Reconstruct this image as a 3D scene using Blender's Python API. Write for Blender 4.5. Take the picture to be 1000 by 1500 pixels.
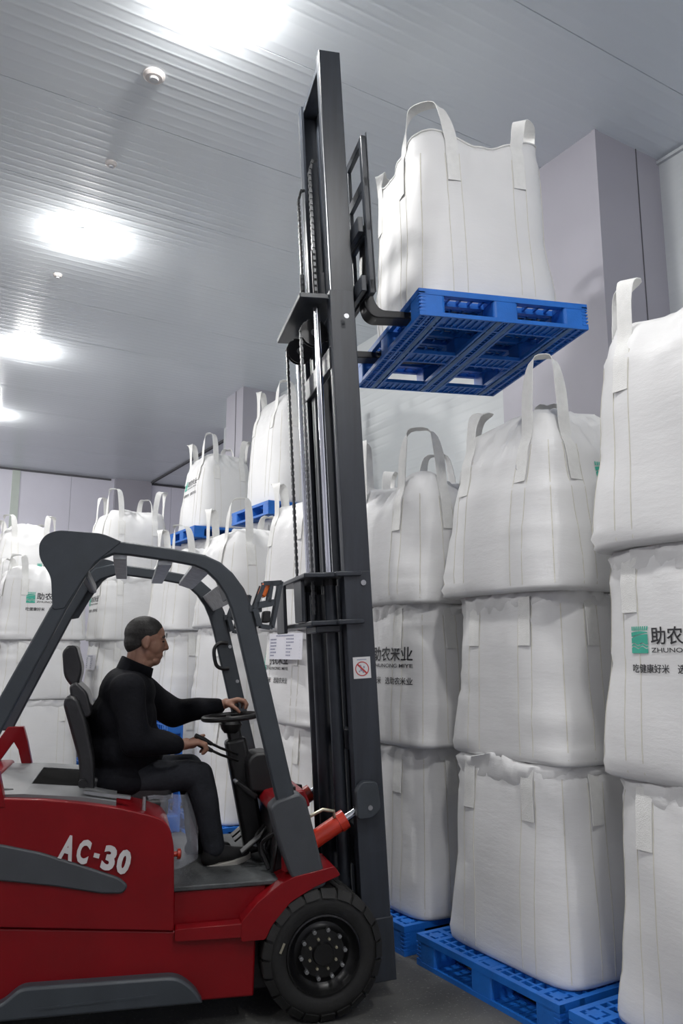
import bpy, bmesh, math, random
import numpy as np
from math import sin, cos, pi, radians, atan2, sqrt
from mathutils import Vector, Matrix
from mathutils.bvhtree import BVHTree

for o in list(bpy.data.objects): bpy.data.objects.remove(o, do_unlink=True)
SC = bpy.context.scene
COL = SC.collection

# ------------------------------------------------------------------ camera, world, exposure
cam_d = bpy.data.cameras.new('camera'); cam = bpy.data.objects.new('camera', cam_d); COL.objects.link(cam)
cam_d.sensor_fit = 'HORIZONTAL'; cam_d.sensor_width = 36.0; cam_d.lens = 36.0 * 1150 / 1000
cam_d.clip_end = 200
cam.location = (0, 0, 1.6)
cam.rotation_euler = (radians(90 + 10.1), 0, radians(-31))
SC.camera = cam
wd = bpy.data.worlds.new('world'); SC.world = wd; wd.use_nodes = True
wd.node_tree.nodes['Background'].inputs[0].default_value = (0.60, 0.68, 0.80, 1)
wd.node_tree.nodes['Background'].inputs[1].default_value = 0.05
SC.view_settings.view_transform = 'Standard'
SC.view_settings.look = 'None'
SC.view_settings.gamma = 1.0
SC.view_settings.use_curve_mapping = False
SC.view_settings.exposure = 0.0
LAMP_POWER = 285.0
CEIL = 5.5
LAMPS = [(1.47, -2.55), (1.47, 0.72), (1.47, 3.94), (1.47, 7.16), (1.47, 10.45), (1.47, 13.75), (-0.6, 15.8),  # last entry: unseen lamp off the row, added to brighten the back wall
         (-3.6, 0.72), (-3.6, 3.94), (-3.6, 7.16), (-3.6, 10.45), (-3.6, 13.75)]  # unseen left row, added as fill light

# ------------------------------------------------------------------ materials
def mat(name, col, rough=0.5, metal=0.0, var=0.0, vscale=6.0, bump=0.0, bscale=60.0, coat=0.0, spec=None,
        stretch=None, emit=None, trans=0.0, alpha=1.0, col2=None, coat_rough=0.1):
    m = bpy.data.materials.new(name); m.use_nodes = True
    nt = m.node_tree; b = nt.nodes['Principled BSDF']
    b.inputs['Base Color'].default_value = (*col, 1); b.inputs['Roughness'].default_value = rough
    b.inputs['Metallic'].default_value = metal
    if coat: b.inputs['Coat Weight'].default_value = coat; b.inputs['Coat Roughness'].default_value = coat_rough
    if spec is not None: b.inputs['Specular IOR Level'].default_value = spec
    if trans: b.inputs['Transmission Weight'].default_value = trans
    if alpha < 1: b.inputs['Alpha'].default_value = alpha
    tc = nt.nodes.new('ShaderNodeTexCoord'); mp = nt.nodes.new('ShaderNodeMapping')
    nt.links.new(tc.outputs['Object'], mp.inputs['Vector'])
    if stretch: mp.inputs['Scale'].default_value = stretch
    n = nt.nodes.new('ShaderNodeTexNoise'); n.inputs['Scale'].default_value = vscale; n.inputs['Detail'].default_value = 5
    nt.links.new(mp.outputs['Vector'], n.inputs['Vector'])
    r = nt.nodes.new('ShaderNodeMix'); r.data_type = 'RGBA'
    c2 = col2 if col2 else tuple(c * (1 - var) for c in col)
    r.inputs['A'].default_value = (*col, 1); r.inputs['B'].default_value = (*c2, 1)
    mr = nt.nodes.new('ShaderNodeMapRange'); mr.inputs['From Min'].default_value = 0.35; mr.inputs['From Max'].default_value = 0.7
    nt.links.new(n.outputs['Fac'], mr.inputs['Value']); nt.links.new(mr.outputs['Result'], r.inputs['Factor'])
    nt.links.new(r.outputs['Result'], b.inputs['Base Color'])
    if bump:
        n2 = nt.nodes.new('ShaderNodeTexNoise'); n2.inputs['Scale'].default_value = bscale; n2.inputs['Detail'].default_value = 4
        nt.links.new(mp.outputs['Vector'], n2.inputs['Vector'])
        bp = nt.nodes.new('ShaderNodeBump'); bp.inputs['Strength'].default_value = bump; bp.inputs['Distance'].default_value = 0.01
        nt.links.new(n2.outputs['Fac'], bp.inputs['Height']); nt.links.new(bp.outputs['Normal'], b.inputs['Normal'])
    if emit:
        b.inputs['Emission Color'].default_value = (*emit[0], 1); b.inputs['Emission Strength'].default_value = emit[1]
    return m

M = {}
M['floor'] = mat('dusty_concrete', (0.115, 0.115, 0.108), 0.62, var=0.5, vscale=3.0, bump=0.12, bscale=45, col2=(0.065, 0.066, 0.064))
# speckles of spilled grain and grit on the floor
def add_speckle(m, scale, thr, col):
    nt = m.node_tree; b = nt.nodes['Principled BSDF']; src = b.inputs['Base Color'].links[0].from_socket
    tc = nt.nodes.new('ShaderNodeTexCoord'); v = nt.nodes.new('ShaderNodeTexNoise')
    v.inputs['Scale'].default_value = scale; v.inputs['Detail'].default_value = 2
    nt.links.new(tc.outputs['Object'], v.inputs['Vector'])
    mr = nt.nodes.new('ShaderNodeMapRange'); mr.inputs['From Min'].default_value = thr; mr.inputs['From Max'].default_value = thr + 0.05
    nt.links.new(v.outputs['Fac'], mr.inputs['Value'])
    mx = nt.nodes.new('ShaderNodeMix'); mx.data_type = 'RGBA'; mx.inputs['B'].default_value = (*col, 1)
    nt.links.new(mr.outputs['Result'], mx.inputs['Factor']); nt.links.new(src, mx.inputs['A'])
    nt.links.new(mx.outputs['Result'], b.inputs['Base Color'])
add_speckle(M['floor'], 70, 0.63, (0.19, 0.19, 0.18))

def ribbed(name, col, rough, axis, pitch, strength, coat=0.0):
    """pressed-metal sandwich panel: fine parallel ribs as relief"""
    m = mat(name, col, rough, var=0.05, vscale=0.8, coat=coat)
    nt = m.node_tree; b = nt.nodes['Principled BSDF']
    tc = nt.nodes.new('ShaderNodeTexCoord'); w = nt.nodes.new('ShaderNodeTexWave')
    w.wave_type = 'BANDS'; w.bands_direction = axis; w.wave_profile = 'SIN'
    w.inputs['Scale'].default_value = 0.31415 / pitch; w.inputs['Distortion'].default_value = 0
    mpp = nt.nodes.new('ShaderNodeMapping'); nt.links.new(tc.outputs['Object'], mpp.inputs['Vector'])
    nt.links.new(mpp.outputs['Vector'], w.inputs['Vector'])
    pw = nt.nodes.new('ShaderNodeMath'); pw.operation = 'POWER'; pw.inputs[1].default_value = 5.0
    nt.links.new(w.outputs['Fac'], pw.inputs[0])
    bp = nt.nodes.new('ShaderNodeBump'); bp.inputs['Strength'].default_value = strength; bp.inputs['Distance'].default_value = 0.004
    nt.links.new(pw.outputs[0], bp.inputs['Height']); nt.links.new(bp.outputs['Normal'], b.inputs['Normal'])
    return m
M['ceiling'] = ribbed('ribbed_ceiling_panel', (0.86, 0.91, 0.95), 0.25, 'Y', 0.1, 0.30)
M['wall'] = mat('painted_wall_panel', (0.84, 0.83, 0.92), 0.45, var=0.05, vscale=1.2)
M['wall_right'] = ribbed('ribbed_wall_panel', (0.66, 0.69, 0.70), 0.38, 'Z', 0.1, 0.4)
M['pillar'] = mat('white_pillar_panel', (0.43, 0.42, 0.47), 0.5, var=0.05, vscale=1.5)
M['strip'] = mat('joint_cover_strip', (0.62, 0.68, 0.62), 0.5, var=0.05)
M['joint'] = mat('dark_joint_sealant', (0.12, 0.12, 0.13), 0.8)
M['gap'] = mat('panel_gap', (0.62, 0.64, 0.66), 0.7)

def fabric():
    m = mat('woven_white_polypropylene', (0.80, 0.80, 0.80), 0.52, var=0.04, vscale=2.5, col2=(0.75, 0.75, 0.75))
    nt = m.node_tree; b = nt.nodes['Principled BSDF']
    tc = nt.nodes.new('ShaderNodeTexCoord')
    mp1 = nt.nodes.new('ShaderNodeMapping'); mp1.inputs['Scale'].default_value = (5, 5, 17)
    n1 = nt.nodes.new('ShaderNodeTexNoise'); n1.inputs['Scale'].default_value = 1.0; n1.inputs['Detail'].default_value = 6; n1.inputs['Roughness'].default_value = 0.62
    nt.links.new(tc.outputs['Object'], mp1.inputs['Vector']); nt.links.new(mp1.outputs['Vector'], n1.inputs['Vector'])
    n2 = nt.nodes.new('ShaderNodeTexNoise'); n2.inputs['Scale'].default_value = 180; n2.inputs['Detail'].default_value = 1
    nt.links.new(tc.outputs['Object'], n2.inputs['Vector'])
    ad = nt.nodes.new('ShaderNodeMath'); ad.operation = 'MULTIPLY_ADD'; ad.inputs[1].default_value = 0.06
    nt.links.new(n2.outputs['Fac'], ad.inputs[0]); nt.links.new(n1.outputs['Fac'], ad.inputs[2])
    bp = nt.nodes.new('ShaderNodeBump'); bp.inputs['Strength'].default_value = 0.22; bp.inputs['Distance'].default_value = 0.012
    nt.links.new(ad.outputs[0], bp.inputs['Height']); nt.links.new(bp.outputs['Normal'], b.inputs['Normal'])
    return m
M['fabric'] = fabric()
M['strap'] = mat('white_webbing', (0.83, 0.83, 0.81), 0.55, var=0.06, vscale=30, bump=0.3, bscale=220)
M['stitch'] = mat('yellowish_stitching', (0.70, 0.68, 0.60), 0.8, var=0.1, vscale=40)
M['print_black'] = mat('black_print', (0.03, 0.03, 0.035), 0.6, var=0.2, vscale=30)
M['print_green'] = mat('green_print', (0.06, 0.46, 0.34), 0.6, var=0.12, vscale=30)
M['print_grey'] = mat('grey_print', (0.30, 0.31, 0.42), 0.7)
M['pen'] = mat('pen_mark', (0.35, 0.34, 0.42), 0.8)
M['paper'] = mat('white_paper', (0.80, 0.80, 0.86), 0.35, var=0.04, vscale=9)
M['blue'] = mat('blue_pallet_plastic', (0.014, 0.165, 0.62), 0.42, var=0.25, vscale=7, bump=0.08, bscale=90, col2=(0.012, 0.13, 0.50))
M['blue_light'] = mat('scuffed_blue_plastic', (0.10, 0.22, 0.46), 0.55, var=0.3, vscale=14)
M['red'] = mat('red_gloss_paint', (0.205, 0.0025, 0.006), 0.42, var=0.15, vscale=5, spec=0.2, coat=0.35, coat_rough=0.07)
M['grey'] = mat('dark_grey_paint', (0.045, 0.054, 0.064), 0.42, var=0.15, vscale=9, bump=0.05, bscale=150)
M['grey_plastic'] = mat('grey_moulded_plastic', (0.055, 0.060, 0.068), 0.5, var=0.1, vscale=9, bump=0.08, bscale=200)
M['mast'] = mat('mast_steel_paint', (0.032, 0.038, 0.049), 0.36, var=0.3, vscale=4, bump=0.04, bscale=70, stretch=(8, 8, 0.6))
M['black'] = mat('black_plastic', (0.010, 0.010, 0.011), 0.45, var=0.2, vscale=8)
M['void'] = mat('matt_black', (0.006, 0.006, 0.006), 0.95, spec=0.05)
M['black_metal'] = mat('black_steel', (0.012, 0.012, 0.014), 0.38, var=0.3, vscale=8)
M['rim'] = mat('black_painted_rim', (0.005, 0.005, 0.0055), 0.35, var=0.3, vscale=10)
M['rubber'] = mat('tyre_rubber', (0.0065, 0.0065, 0.0065), 0.72, var=0.35, vscale=12, bump=0.15, bscale=40, col2=(0.011, 0.011, 0.0105))
M['chrome'] = mat('chromed_rod', (0.72, 0.74, 0.78), 0.16, metal=1.0)
M['steel'] = mat('bare_steel', (0.45, 0.46, 0.47), 0.35, metal=0.9, var=0.2, vscale=20)
M['slat'] = mat('brushed_grey_slat', (0.48, 0.50, 0.52), 0.42, var=0.35, vscale=30, metal=0.2)
M['chain'] = mat('oiled_chain_steel', (0.075, 0.078, 0.082), 0.35, metal=0.6, var=0.4, vscale=60)
M['orange'] = mat('orange_lens', (0.85, 0.17, 0.02), 0.25, var=0.1)
M['cyl_red'] = mat('orange_red_paint', (0.55, 0.030, 0.008), 0.3, var=0.12, vscale=12, coat=0.4)
M['tread'] = mat('worn_floor_mat', (0.075, 0.082, 0.085), 0.5, var=0.5, vscale=9, bump=0.25, bscale=60)
M['top_grey'] = mat('grey_top_plate', (0.15, 0.155, 0.16), 0.5, var=0.15, vscale=7)
M['seat'] = mat('black_vinyl_under_film', (0.012, 0.012, 0.014), 0.45, var=0.2, vscale=12, bump=0.3, bscale=22, coat=0.25, coat_rough=0.2)
M['film'] = mat('clear_plastic_film', (0.75, 0.80, 0.90), 0.25, bump=0.6, bscale=18, alpha=0.22)
M['brass'] = mat('worn_brass_nut', (0.55, 0.52, 0.40), 0.4, metal=0.85, var=0.3, vscale=40)
M['white_letters'] = mat('white_decal', (0.62, 0.60, 0.60), 0.5, var=0.1, vscale=12)
M['sticker'] = mat('white_sticker', (0.72, 0.72, 0.72), 0.45, var=0.06)
M['sticker_red'] = mat('red_sticker_ink', (0.50, 0.05, 0.05), 0.5)
M['skin'] = mat('skin', (0.30, 0.165, 0.112), 0.5, var=0.18, vscale=16, bump=0.08, bscale=120, col2=(0.24, 0.110, 0.072))
M['hair'] = mat('short_black_hair', (0.012, 0.011, 0.010), 0.65, var=0.4, vscale=60, bump=0.25, bscale=160, col2=(0.030, 0.027, 0.025))
M['jacket'] = mat('navy_black_wool', (0.0065, 0.0068, 0.0095), 0.85, var=0.25, vscale=14, bump=0.25, bscale=60, spec=0.15)
M['trousers'] = mat('charcoal_denim', (0.021, 0.023, 0.029), 0.85, var=0.3, vscale=12, bump=0.3, bscale=70, spec=0.2)
M['shoe'] = mat('black_suede', (0.008, 0.008, 0.009), 0.8, var=0.2, vscale=20)
M['sole'] = mat('pale_rubber_sole', (0.34, 0.33, 0.30), 0.6, var=0.15, vscale=20)
M['eye'] = mat('eye', (0.02, 0.016, 0.014), 0.2)
M['lip'] = mat('lip', (0.22, 0.075, 0.06), 0.5)
M['lamp_glow'] = mat('lamp_lens', (1, 1, 1), 0.4, emit=((1.0, 0.985, 0.965), 30.0))
M['lamp_body'] = mat('lamp_housing', (0.55, 0.56, 0.58), 0.4)
M['detector'] = mat('detector_plastic', (0.66, 0.62, 0.60), 0.5)

# ------------------------------------------------------------------ mesh helpers
def link(o, parent=None):
    COL.objects.link(o)
    if parent is not None: o.parent = parent
    return o

def empty(name, loc=(0, 0, 0), rot=(0, 0, 0)):
    o = bpy.data.objects.new(name, None); o.location = loc; o.rotation_euler = rot; o.empty_display_size = 0.1
    return link(o)

def tag(o, label=None, cat=None, group=None, kind=None):
    if label: o['label'] = label
    if cat: o['category'] = cat
    if group: o['group'] = group
    if kind: o['kind'] = kind
    return o

class MB:
    def __init__(s, off=(0, 0, 0), xf=None): s.v = []; s.f = []; s.off = off; s.xf = xf
    def add(s, vs, fs):
        n = len(s.v)
        for p in vs:
            if s.xf: p = s.xf(p)
            s.v.append((p[0] - s.off[0], p[1] - s.off[1], p[2] - s.off[2]))
        s.f += [tuple(i + n for i in f) for f in fs]; return s
    def box(s, a, b):
        (x0, y0, z0), (x1, y1, z1) = a, b
        return s.add([(x0, y0, z0), (x1, y0, z0), (x1, y1, z0), (x0, y1, z0), (x0, y0, z1), (x1, y0, z1), (x1, y1, z1), (x0, y1, z1)],
                     [(0, 3, 2, 1), (4, 5, 6, 7), (0, 1, 5, 4), (1, 2, 6, 5), (2, 3, 7, 6), (3, 0, 4, 7)])
    def bar(s, p, q, w, h, up=(0, 0, 1)):
        p, q = Vector(p), Vector(q); d = (q - p).normalized(); u = Vector(up)
        sd = d.cross(u); 
        if sd.length < 1e-4: sd = d.cross(Vector((1, 0, 0)))
        sd.normalize(); u2 = sd.cross(d).normalized(); vs = []
        for c in (p, q):
            for a, b in ((-1, -1), (1, -1), (1, 1), (-1, 1)): vs.append(tuple(c + sd * a * w / 2 + u2 * b * h / 2))
        return s.add(vs, [(0, 1, 2, 3), (7, 6, 5, 4), (0, 4, 5, 1), (1, 5, 6, 2), (2, 6, 7, 3), (3, 7, 4, 0)])
    def cyl(s, p, q, r, r2=None, n=20):
        return s.tube([p, q], [r, r if r2 is None else r2], n)
    def tube(s, pts, r, n=12, cap=True):
        pts = [Vector(p) for p in pts]; rs = r if isinstance(r, (list, tuple)) else [r] * len(pts)
        vs = []; ref = None
        for i, p in enumerate(pts):
            d = (pts[min(i + 1, len(pts) - 1)] - pts[max(i - 1, 0)]).normalized()
            if ref is None:
                ref = Vector((0, 0, 1)) if abs(d.z) < 0.9 else Vector((1, 0, 0))
            a = d.cross(ref).normalized(); b = a.cross(d).normalized(); ref = b
            for k in range(n):
                t = 2 * pi * k / n; vs.append(tuple(p + a * cos(t) * rs[i] + b * sin(t) * rs[i]))
        fs = []
        for i in range(len(pts) - 1):
            for k in range(n): fs.append((i * n + k, i * n + (k + 1) % n, (i + 1) * n + (k + 1) % n, (i + 1) * n + k))
        if cap: fs.append(tuple(range(n - 1, -1, -1))); m = (len(pts) - 1) * n; fs.append(tuple(m + k for k in range(n)))
        return s.add(vs, fs)
    def prism(s, poly, a, b, axis='y'):
        """polygon in (x,z) extruded a..b along y  (axis='z': polygon in (x,y) extruded along z; 'x': polygon in (y,z))"""
        n = len(poly)
        if axis == 'y': vs = [(p[0], a, p[1]) for p in poly] + [(p[0], b, p[1]) for p in poly]
        elif axis == 'z': vs = [(p[0], p[1], a) for p in poly] + [(p[0], p[1], b) for p in poly]
        else: vs = [(a, p[0], p[1]) for p in poly] + [(b, p[0], p[1]) for p in poly]
        ar = sum(poly[i][0] * poly[(i + 1) % n][1] - poly[(i + 1) % n][0] * poly[i][1] for i in range(n))
        flip = (ar > 0) != (axis == 'y')
        fs = [tuple(range(n)), tuple(range(2 * n - 1, n - 1, -1))] + [((i + 1) % n, i, n + i, n + (i + 1) % n) for i in range(n)]
        if flip: fs = [tuple(reversed(f)) for f in fs]
        return s.add(vs, fs)
    def band(s, outer, inner, a, b):
        """strip between two equally long (x,z) paths, extruded a..b along y"""
        n = len(outer); vs = []
        for y in (a, b):
            vs += [(p[0], y, p[1]) for p in outer] + [(p[0], y, p[1]) for p in inner]
        O = lambda k, i: k * 2 * n + i
        I = lambda k, i: k * 2 * n + n + i
        fs = []
        for i in range(n - 1):
            fs += [(O(0, i), O(0, i + 1), I(0, i + 1), I(0, i)), (O(1, i + 1), O(1, i), I(1, i), I(1, i + 1)),
                   (O(0, i + 1), O(0, i), O(1, i), O(1, i + 1)), (I(0, i), I(0, i + 1), I(1, i + 1), I(1, i))]
        fs += [(O(0, 0), I(0, 0), I(1, 0), O(1, 0)), (I(0, n - 1), O(0, n - 1), O(1, n - 1), I(1, n - 1))]
        return s.add(vs, fs)
    def lathe(s, prof, c, axis='y', n=32, closed=False):
        """prof: (radius, along-axis)"""
        vs = []
        for r, h in prof:
            for k in range(n):
                t = 2 * pi * k / n
                if axis == 'y': vs.append((c[0] + r * cos(t), c[1] + h, c[2] + r * sin(t)))
                else: vs.append((c[0] + r * cos(t), c[1] + r * sin(t), c[2] + h))
        fs = []; m = len(prof)
        for i in range(m - 1 + (1 if closed else 0)):
            j = (i + 1) % m
            for k in range(n): fs.append((i * n + k, j * n + k, j * n + (k + 1) % n, i * n + (k + 1) % n))
        return s.add(vs, fs)
    def mesh(s, name):
        me = bpy.data.meshes.new(name); me.from_pydata(s.v, [], s.f); me.update(); 
        bm = bmesh.new(); bm.from_mesh(me); bmesh.ops.recalc_face_normals(bm, faces=bm.faces); bm.to_mesh(me); bm.free()
        return me
    def build(s, name, m, parent=None, smooth=35, bevel=0.0, seg=2, kind=None, label=None):
        me = s.mesh(name)
        o = bpy.data.objects.new(name, me); link(o, parent); me.materials.append(M[m] if isinstance(m, str) else m)
        if smooth:
            me.shade_smooth(); me.set_sharp_from_angle(angle=radians(smooth))
        if bevel:
            b = o.modifiers.new('bevel', 'BEVEL'); b.width = bevel; b.segments = seg; b.limit_method = 'ANGLE'; b.angle_limit = radians(40)
            if smooth: b.harden_normals = False
        if kind: o['kind'] = kind
        if label: o['label'] = label
        return o

def rpoly(pts, r, n=5):
    """round the corners of a polygon"""
    out = []; m = len(pts)
    for i in range(m):
        p0, p1, p2 = Vector(pts[i - 1]), Vector(pts[i]), Vector(pts[(i + 1) % m])
        rr = r[i] if isinstance(r, (list, tuple)) else r
        if rr <= 0: out.append(tuple(p1)); continue
        a = (p0 - p1); b = (p2 - p1); l = min(rr, a.length * .48, b.length * .48)
        a = p1 + a.normalized() * l; b = p1 + b.normalized() * l
        for k in range(n + 1):
            t = k / n; q = a * (1 - t) ** 2 + p1 * 2 * t * (1 - t) + b * t * t; out.append(tuple(q))
    return out

def catmull(pts, per=6):
    pts = [np.array(p, float) for p in pts]; P = [2 * pts[0] - pts[1]] + pts + [2 * pts[-1] - pts[-2]]; out = []
    for i in range(1, len(P) - 2):
        for k in range(per):
            t = k / per
            out.append(0.5 * ((2 * P[i]) + (-P[i - 1] + P[i + 1]) * t + (2 * P[i - 1] - 5 * P[i] + 4 * P[i + 1] - P[i + 2]) * t * t + (-P[i - 1] + 3 * P[i] - 3 * P[i + 1] + P[i + 2]) * t ** 3))
    out.append(pts[-1]); return out

_txt = {}
def text_mesh(body, bold=0.0):
    """flat glyph outlines of a line of text: vertices (x,y) with height about 1, and faces"""
    key = (body, bold)
    if key in _txt: return _txt[key]
    c = bpy.data.curves.new('text', 'FONT'); c.body = body; c.size = 1.0; c.offset = bold; c.resolution_u = 3
    o = bpy.data.objects.new('text', c); COL.objects.link(o)
    dg = bpy.context.evaluated_depsgraph_get(); dg.update()
    me = bpy.data.meshes.new_from_object(o.evaluated_get(dg))
    v = [tuple(p.co[:2]) for p in me.vertices]; f = [tuple(p.vertices) for p in me.polygons]
    bpy.data.objects.remove(o); bpy.data.curves.remove(c); bpy.data.meshes.remove(me)
    xs = [p[0] for p in v]; ys = [p[1] for p in v]
    _txt[key] = (v, f, (min(xs), min(ys), max(xs), max(ys))); return _txt[key]

def fit_text(body, x0, y0, x1, y1, bold=0.0):
    v, f, (a, b, c, d) = text_mesh(body, bold)
    return [(x0 + (p[0] - a) / (c - a) * (x1 - x0), y0 + (p[1] - b) / (d - b) * (y1 - y0)) for p in v], f
# ------------------------------------------------------------------ the room
def structure(o): o['kind'] = 'structure'; return o
XL, XR, YF, YB, XA, YA = -9.0, 5.14, -5.0, 17.75, 8.0, 12.6
structure(MB().box((XL, YF, -0.1), (XA, YB, 0)).build('floor', 'floor', smooth=0))
ceil_o = structure(MB().box((XL, YF, CEIL + 0.012), (XA, YB, CEIL + 0.1)).build('ceiling', 'gap', smooth=0))
pw = 1.14
pm = MB().box((XL, 0.0025, 0), (XA, pw - 0.0025, 0.04)).build('ceiling_panel', 'ceiling', ceil_o, smooth=0, bevel=0.003)
y = 6.44 - 11 * pw; first = True
while y < YB - 0.2:
    o = pm if first else pm.copy()
    if not first: COL.objects.link(o)
    first = False; o.location = (0, y, CEIL); y += pw
wr = structure(MB().box((XR, YF, 0), (XR + 0.15, YA, CEIL + 0.02)).build('wall_right', 'wall_right', smooth=0))
structure(MB().box((XR + 0.15, YA - 0.15, 0), (XA, YA, CEIL + 0.02)).build('wall_alcove_near', 'wall', smooth=0))
structure(MB().box((XA, YA - 0.15, 0), (XA + 0.15, YB, CEIL + 0.02)).build('wall_alcove', 'wall', smooth=0))
structure(MB().box((XL - 0.15, YF, 0), (XL, YB, CEIL + 0.02)).build('wall_left', 'wall', smooth=0))
structure(MB().box((XL, YF - 0.15, 0), (XA, YF, CEIL + 0.02)).build('wall_front', 'wall', smooth=0))
wb = structure(MB().box((XL, YB + 0.02, 0), (XA, YB + 0.17, CEIL + 0.02)).build('wall_back', 'gap', smooth=0))
x = 2.50 - 10 * 1.15
while x < XA - 0.2:
    MB().box((max(x + 0.004, XL), YB, 0), (min(x + 1.146, XA), YB + 0.05, CEIL + 0.01)).build('wall_panel', 'wall', wb, smooth=0); x += 1.15
MB().box((2.42, YB - 0.02, 0), (2.58, YB, CEIL)).build('joint_strip', 'strip', wb, smooth=0)
structure(MB().box((4.60, YB - 0.13, 0), (5.43, YB, CEIL)).build('wall_pier', 'pillar', smooth=0))
structure(MB().box((XL, YB - 0.03, CEIL - 0.05), (4.52, YB, CEIL - 0.01)).build('trim_1', 'joint', smooth=0))
structure(MB().box((5.41, YA, CEIL - 0.035), (5.46, YB - 0.13, CEIL)).build('trim_2', 'joint', smooth=0))
structure(MB().box((5.43, YB - 0.03, CEIL - 0.05), (XA, YB, CEIL - 0.01)).build('trim_3', 'joint', smooth=0))
structure(MB().box((XR - 0.03, YF, CEIL - 0.045), (XR, 3.60, CEIL - 0.02)).build('trim_4', 'gap', smooth=0))
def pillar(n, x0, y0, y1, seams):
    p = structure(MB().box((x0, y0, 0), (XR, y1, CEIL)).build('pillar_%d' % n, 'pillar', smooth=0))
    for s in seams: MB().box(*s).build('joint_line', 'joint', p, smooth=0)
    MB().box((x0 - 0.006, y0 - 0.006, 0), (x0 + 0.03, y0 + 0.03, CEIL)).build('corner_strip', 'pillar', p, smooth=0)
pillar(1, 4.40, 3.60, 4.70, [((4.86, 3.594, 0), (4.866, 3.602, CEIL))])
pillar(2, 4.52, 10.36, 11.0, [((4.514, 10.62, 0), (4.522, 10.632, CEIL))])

# ceiling lamps: shallow housing, glowing lens
def lamp(x, y, label):
    t = empty('ceiling_lamp', (x, y, CEIL))
    MB().lathe([(0.0, 0.0), (0.15, 0.0), (0.15, -0.010), (0.14, -0.016), (0.0, -0.016)], (0, 0, 0), 'z', 24).build('housing', 'lamp_body', t)
    MB().lathe([(0.149, -0.010), (0.148, -0.032), (0.132, -0.060), (0.09, -0.080), (0.045, -0.089), (0.001, -0.091)], (0, 0, 0), 'z', 14).build('lens', 'lamp_glow', t)
    return tag(t, label, 'lamp', 'round lamps on the warehouse ceiling')
M['lamp_glow'].node_tree.nodes['Principled BSDF'].inputs['Emission Strength'].default_value = LAMP_POWER
names = {2: 'glowing ceiling lamp at the top edge, nearest and largest of those in view',
         3: 'glowing ceiling lamp with a ladder of reflections above it, second from the top',
         4: 'small glowing ceiling lamp far back, third from the top',
         5: 'smallest ceiling lamp at the left edge, cut off by the frame'}
hid = {0: 'ceiling lamp behind the camera by the front wall', 1: 'ceiling lamp above the camera position',
       6: 'added lamp out of frame on the left, brightening the back wall',
       7: 'added fill lamp of the unseen left row, behind the camera', 8: 'added fill lamp of the unseen left row, beside the forklift rear',
       9: 'added fill lamp of the unseen left row, third from the front wall', 10: 'added fill lamp of the unseen left row, second from the back wall',
       11: 'added fill lamp of the unseen left row, next to the back wall'}
for i, (x, y) in enumerate(LAMPS): lamp(x, y, names.get(i) or hid[i])
for i, (x, y, lb) in enumerate([(1.36, 4.76, 'small round smoke detector on the ceiling below the top lamp'), (1.37, 5.90, 'tiny round ceiling fitting beside the ladder of lamp reflections'),
                                (1.40, 8.11, 'tiny round ceiling fitting between the second and third lamps')]):
    r = 0.075 if i == 0 else 0.045
    t = empty('smoke_detector', (x, y, CEIL))
    MB().lathe([(0, 0), (r, 0), (r, -0.015), (r * .75, -0.03), (0.0, -0.032)], (0, 0, 0), 'z', 18).build('base', 'detector', t)
    MB().lathe([(r * .45, -0.03), (r * .4, -0.045), (0, -0.047)], (0, 0, 0), 'z', 14).build('sensor', 'lamp_body', t)
    tag(t, lb, 'detector')

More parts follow.
